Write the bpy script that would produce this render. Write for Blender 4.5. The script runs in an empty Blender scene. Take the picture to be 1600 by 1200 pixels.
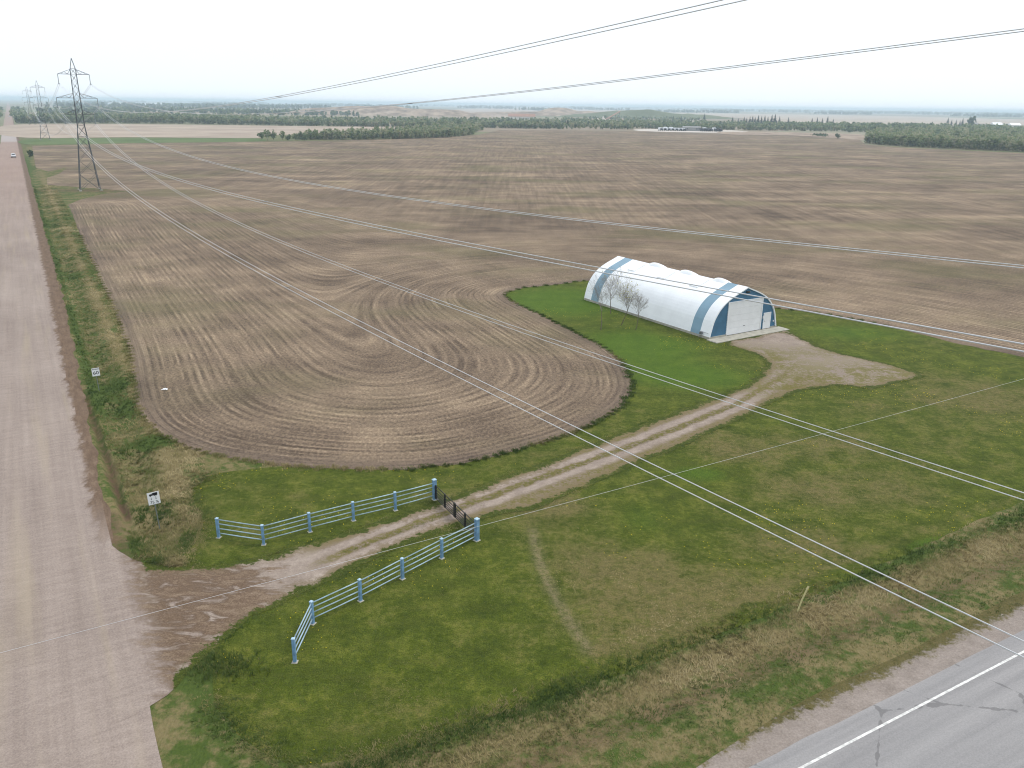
import bpy, bmesh, math, random
import numpy as np
from mathutils import Vector, Matrix
from mathutils.geometry import delaunay_2d_cdt

random.seed(7)
rng = np.random.default_rng(7)
sc = bpy.context.scene
COL = sc.collection

# ------------------------------------------------------------------ camera
F_PX, CAM_H, HOR_Y, HOR_SLOPE = 1300.0, 26.0, 163.5, 0.0135
ROLL = math.atan(HOR_SLOPE)
PITCH = math.atan((600 - HOR_Y) * math.cos(ROLL) / F_PX)
FWD = np.array([0, math.cos(PITCH), -math.sin(PITCH)])
_up0 = np.array([0, math.sin(PITCH), math.cos(PITCH)])
_r0 = np.array([1.0, 0, 0])
IX = math.cos(ROLL) * _r0 + math.sin(ROLL) * _up0
IU = -math.sin(ROLL) * _r0 + math.cos(ROLL) * _up0
cd = bpy.data.cameras.new('camera')
cam = bpy.data.objects.new('camera', cd)
COL.objects.link(cam)
cd.sensor_fit = 'HORIZONTAL'
cd.sensor_width = 36.0
cd.lens = 36.0 * F_PX / 1600.0
cd.clip_start = 0.5
cd.clip_end = 60000
m = Matrix.Identity(4)
for r in range(3):
    m[r][0], m[r][1], m[r][2] = IX[r], IU[r], -FWD[r]
m[2][3] = CAM_H
cam.matrix_world = m
sc.camera = cam

# ------------------------------------------------------------------ sky, sun, exposure
SUN_EL, SUN_AZ = 56.0, 62.0          # azimuth from +Y towards +X
w = bpy.data.worlds.new('World')
sc.world = w
w.use_nodes = True
wn, wl = w.node_tree.nodes, w.node_tree.links
wn.clear()
wo = wn.new('ShaderNodeOutputWorld')
bg = wn.new('ShaderNodeBackground')
sky = wn.new('ShaderNodeTexSky')
sky.sky_type = 'NISHITA'
sky.sun_disc = False
sky.sun_elevation = math.radians(SUN_EL)
sky.sun_rotation = math.radians(SUN_AZ)
sky.air_density = 1.0
sky.dust_density = 3.0
mx = wn.new('ShaderNodeMix')           # thin even overcast in front of the blue sky
mx.data_type = 'RGBA'
mx.inputs[0].default_value = 0.86
mx.inputs[7].default_value = (8.7, 9.4, 10.1, 1)
wl.new(sky.outputs[0], mx.inputs[6])
wl.new(mx.outputs[2], bg.inputs[0])
bg.inputs[1].default_value = 0.085
wl.new(bg.outputs[0], wo.inputs[0])
sd = bpy.data.lights.new('sun', 'SUN')
sd.energy = 1.2
sd.angle = math.radians(14)
sd.color = (1.0, 0.95, 0.88)
sun = bpy.data.objects.new('sun', sd)
COL.objects.link(sun)
el, az = math.radians(SUN_EL), math.radians(SUN_AZ)
sdir = Vector((math.sin(az) * math.cos(el), math.cos(az) * math.cos(el), math.sin(el)))
sun.rotation_euler = sdir.to_track_quat('Z', 'Y').to_euler()
sun.location = (0, 0, 200)
vs = sc.view_settings
vs.view_transform = 'Standard'
vs.look = 'None'
vs.exposure = 0.62
vs.gamma = 1.0
vs.use_curve_mapping = False
sc.cycles.filter_width = 1.1
sc.cycles.volume_bounces = 1
sc.cycles.max_bounces = 6
sc.cycles.transparent_max_bounces = 8

# ------------------------------------------------------------------ geometry helpers
U = np.array([-0.5007, 0.8656])       # along the gravel road, away from the camera
V = np.array([0.8656, 0.5007])        # across it, to the east


def ray(px, py):
    return FWD * F_PX + IX * (px - 800) + IU * (600 - py)


def gp(px, py, z=0.0):
    d = ray(px, py)
    t = (z - CAM_H) / d[2]
    return np.array([d[0] * t, d[1] * t])


def P(*pts):
    return np.array([gp(*p) for p in pts])


def AB(a, b):
    return U * a + V * b


def noise1(x, seed=0):
    x = np.asarray(x, float)
    r = np.random.default_rng(seed)
    t = r.normal(size=4096)
    i = np.floor(x).astype(int)
    f = x - i
    f = f * f * (3 - 2 * f)
    return t[i % 4096] * (1 - f) + t[(i + 1) % 4096] * f


def noise2(x, y, seed=0):
    x = np.asarray(x, float)
    y = np.asarray(y, float)
    r = np.random.default_rng(seed)
    t = r.normal(size=(256, 256))
    i, j = np.floor(x).astype(int), np.floor(y).astype(int)
    f, g = x - i, y - j
    f, g = f * f * (3 - 2 * f), g * g * (3 - 2 * g)
    i0, i1, j0, j1 = i % 256, (i + 1) % 256, j % 256, (j + 1) % 256
    return (t[i0, j0] * (1 - f) + t[i1, j0] * f) * (1 - g) + (t[i0, j1] * (1 - f) + t[i1, j1] * f) * g


def inside(poly, x, y):
    c = np.zeros(np.shape(x), bool)
    n = len(poly)
    for i in range(n):
        x1, y1 = poly[i]
        x2, y2 = poly[(i + 1) % n]
        if y1 == y2:
            continue
        k = ((y1 > y) != (y2 > y)) & (x < (x2 - x1) * (y - y1) / (y2 - y1) + x1)
        c ^= k
    return c


def smooth_poly(pts, closed=True, step=1.0, rough=0.0, seed=1, stepfar=0.012):
    """Catmull-Rom through pts, resampled by distance, with a ragged edge."""
    pts = np.asarray(pts, float)
    n = len(pts)
    out = []
    rngs = range(n) if closed else range(n - 1)
    for i in rngs:
        if closed:
            p0, p1, p2, p3 = pts[i - 1], pts[i], pts[(i + 1) % n], pts[(i + 2) % n]
        else:
            p0, p1, p2, p3 = pts[max(i - 1, 0)], pts[i], pts[i + 1], pts[min(i + 2, n - 1)]
        L = np.linalg.norm(p2 - p1)
        st = max(step, stepfar * np.linalg.norm(p1))
        k = max(1, int(L / st))
        d01, d12, d23 = [max(np.linalg.norm(q), 1e-6) ** 0.5 for q in (p1 - p0, p2 - p1, p3 - p2)]
        m1 = (p2 - p1) if d01 < 1e-2 else ((p1 - p0) / d01 - (p2 - p0) / (d01 + d12) + (p2 - p1) / d12) * d12
        m2 = (p2 - p1) if d23 < 1e-2 else ((p2 - p1) / d12 - (p3 - p1) / (d12 + d23) + (p3 - p2) / d23) * d12
        for j in range(k):
            t = j / k
            out.append((2 * t**3 - 3 * t**2 + 1) * p1 + (t**3 - 2 * t**2 + t) * m1 + (-2 * t**3 + 3 * t**2) * p2 + (t**3 - t**2) * m2)
    if not closed:
        out.append(pts[-1])
    out = np.array(out)
    if rough:
        nx = noise2(out[:, 0] * 0.9, out[:, 1] * 0.9, seed) * .6 + noise2(out[:, 0] * 2.3, out[:, 1] * 2.3, seed + 5) * .5
        ny = noise2(out[:, 0] * 0.9, out[:, 1] * 0.9, seed + 1) * .6 + noise2(out[:, 0] * 2.3, out[:, 1] * 2.3, seed + 6) * .5
        out = out + np.stack([nx, ny], 1) * rough
    return out


def np_mesh(name, verts, faces, attrs=None, smooth=False):
    """faces: int array (n,3) or (n,4), or a list of such arrays."""
    if not isinstance(faces, list):
        faces = [faces]
    me = bpy.data.meshes.new(name)
    verts = np.asarray(verts, np.float32)
    me.vertices.add(len(verts))
    me.vertices.foreach_set('co', verts.ravel())
    loops = np.concatenate([np.asarray(f, np.int32).ravel() for f in faces])
    tot = np.concatenate([np.full(len(f), np.shape(f)[1], np.int32) for f in faces])
    st = np.concatenate([[0], np.cumsum(tot)[:-1]]).astype(np.int32)
    me.loops.add(len(loops))
    me.loops.foreach_set('vertex_index', loops)
    me.polygons.add(len(tot))
    me.polygons.foreach_set('loop_start', st)
    me.polygons.foreach_set('loop_total', tot)
    if smooth:
        me.polygons.foreach_set('use_smooth', np.ones(len(tot), bool))
    me.update(calc_edges=True)
    for k, a in (attrs or {}).items():
        a = np.asarray(a, np.float32)
        if a.ndim == 2:
            if a.shape[1] == 3:
                a = np.concatenate([a, np.ones((len(a), 1), np.float32)], 1)
            at = me.attributes.new(k, 'FLOAT_COLOR', 'POINT')
            at.data.foreach_set('color', a.ravel())
        else:
            at = me.attributes.new(k, 'FLOAT', 'POINT')
            at.data.foreach_set('value', a)
    return me


def link(name, me, mat=None, parent=None, loc=None):
    o = bpy.data.objects.new(name, me)
    if mat is not None and me is not None and not me.materials:
        me.materials.append(mat)
    COL.objects.link(o)
    if parent is not None:
        o.parent = parent
    if loc is not None:
        o.location = loc
    return o


def tag(o, label, cat, group=None, kind=None):
    o['label'] = label
    o['category'] = cat
    if group:
        o['group'] = group
    if kind:
        o['kind'] = kind
    return o


def empty(name, loc, rotz=0.0):
    o = bpy.data.objects.new(name, None)
    COL.objects.link(o)
    o.location = loc
    o.rotation_euler = (0, 0, rotz)
    o.empty_display_size = 0.3
    return o


def copy_tree(o, parent=None):
    c = o.copy()
    COL.objects.link(c)
    c.parent = parent
    for ch in list(o.children):
        copy_tree(ch, c)
    return c


class MB:
    """collects primitive shapes into one mesh"""
    def __init__(s):
        s.v, s.f = [], []

    def add(s, vs, fs):
        n = len(s.v)
        s.v += [tuple(map(float, x)) for x in vs]
        s.f += [tuple(i + n for i in f) for f in fs]
        return s

    def box(s, x0, x1, y0, y1, z0, z1, bev=0.0):
        if bev <= 0:
            vs = [(x, y, z) for z in (z0, z1) for y in (y0, y1) for x in (x0, x1)]
            return s.add(vs, [(0, 2, 3, 1), (4, 5, 7, 6), (0, 1, 5, 4), (2, 6, 7, 3), (0, 4, 6, 2), (1, 3, 7, 5)])
        b = bev
        o = []
        for z in (z0, z0 + b, z1 - b, z1):
            i = b if z in (z0, z1) else 0
            o += [(x0 + i + b * (i == 0) * 0, y0 + i, z), (x1 - i, y0 + i, z), (x1 - i, y1 - i, z), (x0 + i, y1 - i, z)]
        f = [(3, 2, 1, 0), (12, 13, 14, 15)]
        for k in range(3):
            for j in range(4):
                f.append((k * 4 + j, k * 4 + (j + 1) % 4, k * 4 + 4 + (j + 1) % 4, k * 4 + 4 + j))
        return s.add(o, f)

    def tube(s, pts, rad, n=6, cap=True):
        pts = [np.asarray(p, float) for p in pts]
        if np.isscalar(rad):
            rad = [rad] * len(pts)
        vs = []
        ref = None
        for i, p in enumerate(pts):
            t = pts[min(i + 1, len(pts) - 1)] - pts[max(i - 1, 0)]
            t = t / (np.linalg.norm(t) + 1e-12)
            if ref is None:
                ref = np.array([0, 0, 1.0]) if abs(t[2]) < 0.9 else np.array([1.0, 0, 0])
            e1 = np.cross(t, ref)
            e1 /= np.linalg.norm(e1) + 1e-12
            e2 = np.cross(e1, t)
            ref = e2
            for k in range(n):
                a = 2 * math.pi * (k + .5) / n
                vs.append(p + rad[i] * (math.cos(a) * e1 + math.sin(a) * e2))
        fs = []
        for i in range(len(pts) - 1):
            for k in range(n):
                fs.append((i * n + k, i * n + (k + 1) % n, (i + 1) * n + (k + 1) % n, (i + 1) * n + k))
        if cap:
            fs.append(tuple(range(n))[::-1])
            fs.append(tuple((len(pts) - 1) * n + k for k in range(n)))
        return s.add(vs, fs)

    def prism(s, poly, y0, y1):
        """poly in (x,z), extruded along y"""
        n = len(poly)
        vs = [(x, y0, z) for x, z in poly] + [(x, y1, z) for x, z in poly]
        fs = [tuple(range(n)), tuple(range(2 * n - 1, n - 1, -1))]
        for i in range(n):
            fs.append((i, (i + 1) % n, n + (i + 1) % n, n + i)[::-1])
        return s.add(vs, fs)

    def mesh(s, name, smooth=False):
        me = bpy.data.meshes.new(name)
        me.from_pydata(s.v, [], s.f)
        bm = bmesh.new()
        bm.from_mesh(me)
        bmesh.ops.recalc_face_normals(bm, faces=bm.faces)
        bm.to_mesh(me)
        bm.free()
        if smooth:
            for p in me.polygons:
                p.use_smooth = True
        me.update()
        return me

    def build(s, name, mat, parent=None, smooth=False, loc=None):
        return link(name, s.mesh(name, smooth), mat, parent, loc)


# ------------------------------------------------------------------ material helpers
def srgb(r, g, b):
    f = lambda c: (c / 255 / 12.92) if c / 255 <= 0.04045 else ((c / 255 + 0.055) / 1.055) ** 2.4
    return (f(r), f(g), f(b), 1.0)


class NT:
    def __init__(s, name):
        s.m = bpy.data.materials.new(name)
        s.m.use_nodes = True
        s.t = s.m.node_tree
        s.n = s.t.nodes
        s.l = s.t.links
        s.n.clear()
        s.out = s.n.new('ShaderNodeOutputMaterial')
        s.bsdf = s.n.new('ShaderNodeBsdfPrincipled')
        s.l.new(s.bsdf.outputs[0], s.out.inputs[0])
        s.pos = s.n.new('ShaderNodeTexCoord').outputs['Object']

    def _in(s, sock, v):
        if v is None:
            return
        if hasattr(v, 'is_output'):
            s.l.new(v, sock)
        else:
            sock.default_value = v

    def attr(s, name, col=False):
        n = s.n.new('ShaderNodeAttribute')
        n.attribute_name = name
        return n.outputs['Color' if col else 'Fac']

    def sep(s, v):
        n = s.n.new('ShaderNodeSeparateXYZ')
        s._in(n.inputs[0], v)
        return n.outputs

    def comb(s, x=0.0, y=0.0, z=0.0):
        n = s.n.new('ShaderNodeCombineXYZ')
        for i, q in enumerate((x, y, z)):
            s._in(n.inputs[i], q)
        return n.outputs[0]

    def map(s, v, scale=(1, 1, 1), rotz=0.0, loc=(0, 0, 0)):
        n = s.n.new('ShaderNodeMapping')
        s._in(n.inputs[0], v)
        n.inputs[1].default_value = loc
        n.inputs[2].default_value = (0, 0, rotz)
        n.inputs[3].default_value = scale
        return n.outputs[0]

    def noise(s, scale=1.0, v=None, detail=3.0, rough=0.55, dist=0.0):
        n = s.n.new('ShaderNodeTexNoise')
        s._in(n.inputs['Vector'], v if v is not None else s.pos)
        n.inputs['Scale'].default_value = scale
        n.inputs['Detail'].default_value = detail
        n.inputs['Roughness'].default_value = rough
        n.inputs['Distortion'].default_value = dist
        return n.outputs[0]

    def voro(s, scale=1.0, v=None, out='Color', feature='F1'):
        n = s.n.new('ShaderNodeTexVoronoi')
        n.feature = feature
        s._in(n.inputs['Vector'], v if v is not None else s.pos)
        n.inputs['Scale'].default_value = scale
        return n.outputs[out]

    def math(s, op, a, b=0.0, c=None, clamp=False):
        n = s.n.new('ShaderNodeMath')
        n.operation = op
        n.use_clamp = clamp
        s._in(n.inputs[0], a)
        s._in(n.inputs[1], b)
        if c is not None:
            s._in(n.inputs[2], c)
        return n.outputs[0]

    def rng(s, x, a, b, lo=0.0, hi=1.0, smooth=True):
        n = s.n.new('ShaderNodeMapRange')
        n.interpolation_type = 'SMOOTHSTEP' if smooth else 'LINEAR'
        s._in(n.inputs[0], x)
        for i, q in enumerate((a, b, lo, hi)):
            n.inputs[i + 1].default_value = q
        return n.outputs[0]

    def mix(s, f, a, b, blend='MIX'):
        n = s.n.new('ShaderNodeMix')
        n.data_type = 'RGBA'
        n.blend_type = blend
        n.clamp_factor = True
        s._in(n.inputs[0], f)
        s._in(n.inputs[6], a)
        s._in(n.inputs[7], b)
        return n.outputs[2]

    def ramp(s, f, stops):
        n = s.n.new('ShaderNodeValToRGB')
        s._in(n.inputs[0], f)
        e = n.color_ramp.elements
        while len(e) < len(stops):
            e.new(0.5)
        for i, (p, c) in enumerate(stops):
            e[i].position = p
            e[i].color = c
        return n.outputs[0]

    def bump(s, h, strength=0.3, dist=0.05):
        n = s.n.new('ShaderNodeBump')
        n.inputs['Strength'].default_value = strength
        n.inputs['Distance'].default_value = dist
        s._in(n.inputs['Height'], h)
        s.l.new(n.outputs[0], s.bsdf.inputs['Normal'])

    def done(s, col, rough=0.9, spec=0.2, metal=0.0):
        s._in(s.bsdf.inputs['Base Color'], col)
        s._in(s.bsdf.inputs['Roughness'], rough)
        s.bsdf.inputs['Specular IOR Level'].default_value = spec
        s.bsdf.inputs['Metallic'].default_value = metal
        return s.m


def plain(name, col, rough=0.6, spec=0.3, metal=0.0, var=0.15, scale=3.0, bump=0.0):
    t = NT(name)
    n = t.noise(scale, detail=4)
    dark = tuple(c * (1 - var) for c in col[:3]) + (1,)
    lite = tuple(min(1, c * (1 + var * .6)) for c in col[:3]) + (1,)
    c = t.mix(t.rng(n, .3, .7), dark, lite)
    if bump:
        t.bump(n, bump, 0.02)
    return t.done(c, rough, spec, metal)

# ================================================================== GROUND MATERIALS
ROT_AB = -math.atan2(.5007, .8656)     # rotates world xy into (across, along) the gravel road


def mat_rough_ground():
    t = NT('rough_grass_ground')
    p = t.pos
    dry = t.attr('dry')
    bare = t.attr('bare')
    n1 = t.noise(.35, detail=5, rough=.6)
    n2 = t.noise(1.6, detail=4, rough=.65)
    n3 = t.noise(9.0, v=t.map(p, (1, .45, 1), .4), detail=3, rough=.7)
    f = t.math('ADD', dry, t.math('MULTIPLY', t.math('SUBTRACT', n1, .5), 1.6))
    f = t.math('ADD', f, t.math('MULTIPLY', t.math('SUBTRACT', n2, .5), 1.5))
    green = t.mix(n3, srgb(44, 60, 22), srgb(86, 100, 46))
    straw = t.mix(n3, srgb(86, 78, 50), srgb(140, 126, 90))
    c = t.mix(t.rng(f, .25, .75), green, straw)
    soil = t.mix(n2, srgb(70, 54, 42), srgb(112, 90, 72))
    c = t.mix(t.math('MULTIPLY', bare, t.rng(n2, .3, .55)), c, soil)
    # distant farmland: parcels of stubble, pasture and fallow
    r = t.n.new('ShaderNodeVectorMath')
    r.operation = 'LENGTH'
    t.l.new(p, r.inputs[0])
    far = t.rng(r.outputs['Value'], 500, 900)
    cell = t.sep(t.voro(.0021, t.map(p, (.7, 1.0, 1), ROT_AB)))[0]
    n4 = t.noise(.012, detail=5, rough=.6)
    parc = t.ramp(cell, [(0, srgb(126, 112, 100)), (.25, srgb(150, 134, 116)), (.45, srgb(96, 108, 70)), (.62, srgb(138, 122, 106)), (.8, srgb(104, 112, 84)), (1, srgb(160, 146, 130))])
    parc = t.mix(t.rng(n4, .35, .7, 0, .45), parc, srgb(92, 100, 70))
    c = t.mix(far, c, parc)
    t.bump(t.math('ADD', n3, n2), .5, .12)
    return t.done(c, .95, .1)


def mat_lawn():
    t = NT('mown_lawn')
    p = t.pos
    dry = t.attr('dry')
    bare = t.attr('bare')
    n0 = t.noise(.13, detail=5, rough=.62)
    n1 = t.noise(.5, detail=5, rough=.62)
    n2 = t.noise(2.6, detail=4, rough=.7)
    n3 = t.noise(14.0, detail=3, rough=.7)
    mow = t.noise(1.0, v=t.map(p, (.25, 1.1, 1), -.62), detail=2)
    g = t.math('ADD', t.math('MULTIPLY', n1, .55), t.math('MULTIPLY', n2, .45))
    green = t.ramp(g, [(.32, srgb(50, 62, 15)), (.5, srgb(80, 91, 27)), (.68, srgb(120, 122, 50))])
    green = t.mix(t.rng(mow, .4, .7, 0, .35), green, srgb(84, 88, 36))
    green = t.mix(t.rng(dry, -.15, .16, .75, 0), green, t.mix(g, srgb(54, 82, 18), srgb(96, 126, 38)))
    straw = t.mix(n2, srgb(92, 84, 50), srgb(136, 121, 82))
    f = t.math('ADD', dry, t.math('MULTIPLY', t.math('SUBTRACT', n0, .5), 1.7))
    f = t.math('ADD', f, t.math('MULTIPLY', t.math('SUBTRACT', n1, .5), 1.3))
    f = t.math('ADD', f, t.math('MULTIPLY', t.math('SUBTRACT', n2, .5), .8))
    tuf = t.noise(1.3, detail=5, rough=.75)
    c = t.mix(t.math('MULTIPLY', t.rng(f, .2, 1.0, 0, .85), t.rng(tuf, .36, .56, .45, 1)), green, straw)
    c = t.mix(t.rng(t.noise(3.6, detail=5, rough=.8), .54, .68, 0, .32), c, srgb(48, 58, 16))
    c = t.mix(t.math('MULTIPLY', bare, t.rng(n2, .25, .6)), c, srgb(140, 124, 100))
    c = t.mix(t.rng(n3, .42, .62, 0, .75), c, t.mix(.6, c, srgb(16, 24, 4)))
    n5 = t.noise(6.0, detail=4, rough=.8)
    c = t.mix(t.rng(n5, .54, .72, 0, .4), c, srgb(118, 120, 56))
    t.bump(t.math('ADD', n3, n2), .7, .08)
    return t.done(c, .95, .1)


def mat_field():
    t = NT('worked_stubble')
    p = t.pos
    d = t.attr('d')
    s = t.sep(p)
    warp = t.math('MULTIPLY', t.math('SUBTRACT', t.noise(.03, detail=1), .5), .5)
    dw = t.math('ADD', d, warp)
    def rows(freq, along, seed):
        return t.noise(1.0, v=t.comb(t.math('MULTIPLY', dw, freq), t.math('MULTIPLY', s[0], along), t.math('ADD', t.math('MULTIPLY', s[1], along), seed)), detail=2, rough=.6)
    r1 = rows(1.0, .030, 3.0)
    r2 = rows(.35, .012, 11.0)
    r3 = rows(3.9, .06, 29.0)
    # lines drilled straight over the far part of the field
    q = t.map(p, (.9, .035, 1), ROT_AB + 1.15)
    far_rows = t.noise(.8, v=q, detail=3, rough=.6)
    far_b = t.noise(.05, v=t.map(p, (.35, 1.6, 1), -.08), detail=5, rough=.62)
    nearw = t.rng(d, 26, 60, 1, 0)
    patch = t.noise(.028, detail=4, rough=.58, dist=.4)
    patch2 = t.noise(.13, detail=4, rough=.6)
    fine = t.noise(4.0, v=t.map(p, (1, .6, 1), .5), detail=5, rough=.8)
    spk = t.noise(16.0, detail=2, rough=.7)
    drill = t.math('SINE', t.math('MULTIPLY', t.math('ADD', d, t.math('MULTIPLY', r2, .5)), 2 * math.pi / .64))
    brk = t.noise(.22, detail=4, rough=.65)
    amp = t.math('MULTIPLY', t.rng(brk, .35, .65, .15, 1.15), t.rng(d, 14, 32, 1.0, .45))
    lines = t.math('ADD', t.math('MULTIPLY', drill, .075), t.math('MULTIPLY', t.math('SUBTRACT', r3, .5), .60))
    row = t.math('ADD', .5, t.math('ADD', t.math('MULTIPLY', lines, amp), t.math('MULTIPLY', t.math('SUBTRACT', r1, .5), .26)))
    far_v = t.math('ADD', t.math('MULTIPLY', far_rows, .42), t.math('MULTIPLY', far_b, .58))
    mixv = t.n.new('ShaderNodeMix')
    mixv.data_type = 'FLOAT'
    t.l.new(nearw, mixv.inputs[0])
    t.l.new(far_v, mixv.inputs[2])
    t.l.new(row, mixv.inputs[3])
    v = mixv.outputs[0]
    v = t.math('ADD', v, t.math('MULTIPLY', t.math('SUBTRACT', fine, .5), 1.15))
    v = t.math('ADD', v, t.math('MULTIPLY', t.math('SUBTRACT', patch, .5), .55))
    v = t.math('ADD', v, t.math('MULTIPLY', t.math('SUBTRACT', patch2, .5), .45))
    c = t.ramp(v, [(.16, srgb(66, 55, 47)), (.38, srgb(97, 83, 70)), (.54, srgb(124, 107, 90)), (.70, srgb(150, 131, 109)), (.92, srgb(184, 164, 136))])
    c = t.mix(t.rng(spk, .58, .8, 0, .4), c, srgb(178, 160, 136))
    grn = t.noise(.022, v=t.map(p, (1, 1.7, 1), .3, (31, 7, 0)), detail=4, rough=.6)
    c = t.mix(t.math('MULTIPLY', t.rng(grn, .46, .70, 0, .55), t.rng(fine, .3, .6)), c, srgb(98, 98, 62))
    # darker worked earth headland at the very edge
    c = t.mix(t.math('MULTIPLY', t.rng(d, 1.0, 2.6, .45, 0), t.rng(fine, .3, .6)), c, srgb(92, 80, 74))
    t.bump(t.math('ADD', t.math('MULTIPLY', r3, nearw), fine), .8, .12)
    return t.done(c, .95, .08)


def road_colour(t):
    q = t.map(t.pos, (1, 1, 1), ROT_AB)
    s = t.sep(q)
    streak = t.noise(1.0, v=t.map(q, (1.5, .03, 1)), detail=4, rough=.6)
    streak2 = t.noise(1.0, v=t.map(q, (5.0, .12, 1)), detail=3, rough=.6)
    blot = t.noise(.10, v=t.map(q, (1, .5, 1)), detail=5, rough=.6)
    corr = t.noise(1.0, v=t.map(q, (.6, 3.0, 1)), detail=3, rough=.6)
    grit = t.noise(11.0, detail=4, rough=.75)
    v = t.math('ADD', t.math('MULTIPLY', streak, .34), t.math('MULTIPLY', streak2, .12))
    v = t.math('ADD', v, t.math('MULTIPLY', blot, .48))
    v = t.math('ADD', v, t.math('MULTIPLY', t.math('SUBTRACT', grit, .5), .8))
    v = t.math('ADD', v, t.math('MULTIPLY', t.math('SUBTRACT', corr, .5), .35))
    c = t.ramp(v, [(.14, srgb(110, 97, 90)), (.5, srgb(147, 133, 124)), (.86, srgb(176, 162, 151))])
    c = t.mix(t.rng(t.noise(.7, v=t.map(q, (1, .05, 1)), detail=2), .5, .75, 0, .4), c, srgb(162, 148, 124))
    c = t.mix(t.rng(s[1], 120, 420, 0, .55), c, srgb(150, 124, 112))
    pale = t.math('MULTIPLY', t.rng(s[1], 610, 640), t.rng(s[1], 790, 830, .6, 0))
    c = t.mix(pale, c, srgb(172, 166, 164))
    return c, s, grit, streak2


def clay_colour(t):
    q = t.map(t.pos, (1, 1, 1), ROT_AB)
    n = t.noise(1.0, v=t.map(q, (2.0, .5, 1)), detail=4, rough=.65)
    g = t.noise(8.0, detail=3, rough=.7)
    return t.ramp(t.math('ADD', t.math('MULTIPLY', n, .6), t.math('MULTIPLY', g, .4)), [(.3, srgb(82, 66, 54)), (.55, srgb(112, 93, 77)), (.75, srgb(138, 119, 101))]), g


def mat_road():
    t = NT('gravel_road')
    c, s, grit, streak2 = road_colour(t)
    clay, _ = clay_colour(t)
    rag = t.noise(.9, v=t.map(t.pos, (1, .5, 1), ROT_AB), detail=5, rough=.7)
    edge = t.math('ADD', s[0], t.math('MULTIPLY', t.math('SUBTRACT', rag, .5), 2.4))
    c = t.mix(t.math('MULTIPLY', t.rng(edge, .55, 1.15), t.rng(s[1], 47.5, 60)), c, clay)
    t.bump(t.math('ADD', grit, streak2), .4, .04)
    return t.done(c, .95, .12)


def mat_paved_shoulder():
    t = NT('paved_shoulder_gravel')
    q = t.map(t.pos, (1, 1, 1), ROT_AB)
    s = t.sep(q)
    n = t.noise(1.2, detail=5, rough=.7)
    g = t.noise(10.0, detail=3, rough=.75)
    c = t.ramp(t.math('ADD', t.math('MULTIPLY', n, .5), t.math('MULTIPLY', g, .5)), [(.3, srgb(112, 102, 94)), (.55, srgb(144, 133, 125)), (.75, srgb(166, 156, 148))])
    e = t.math('ADD', s[1], t.math('ADD', t.math('MULTIPLY', t.math('SUBTRACT', n, .5), 2.2), t.math('MULTIPLY', t.math('SUBTRACT', t.noise(3.0, detail=4, rough=.7), .5), 1.4)))
    gr = t.ramp(t.math('ADD', t.math('MULTIPLY', n, .5), t.math('MULTIPLY', g, .5)), [(.3, srgb(62, 64, 32)), (.55, srgb(94, 86, 54)), (.75, srgb(122, 108, 76))])
    c = t.mix(t.rng(e, 19.9, 20.5), c, gr)
    t.bump(g, .5, .05)
    return t.done(c, .95, .1)


def mat_shoulder():
    t = NT('clay_shoulder')
    c, g = clay_colour(t)
    s = t.sep(t.map(t.pos, (1, 1, 1), ROT_AB))
    t.bump(g, .5, .05)
    return t.done(c, .95, .1)


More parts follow.
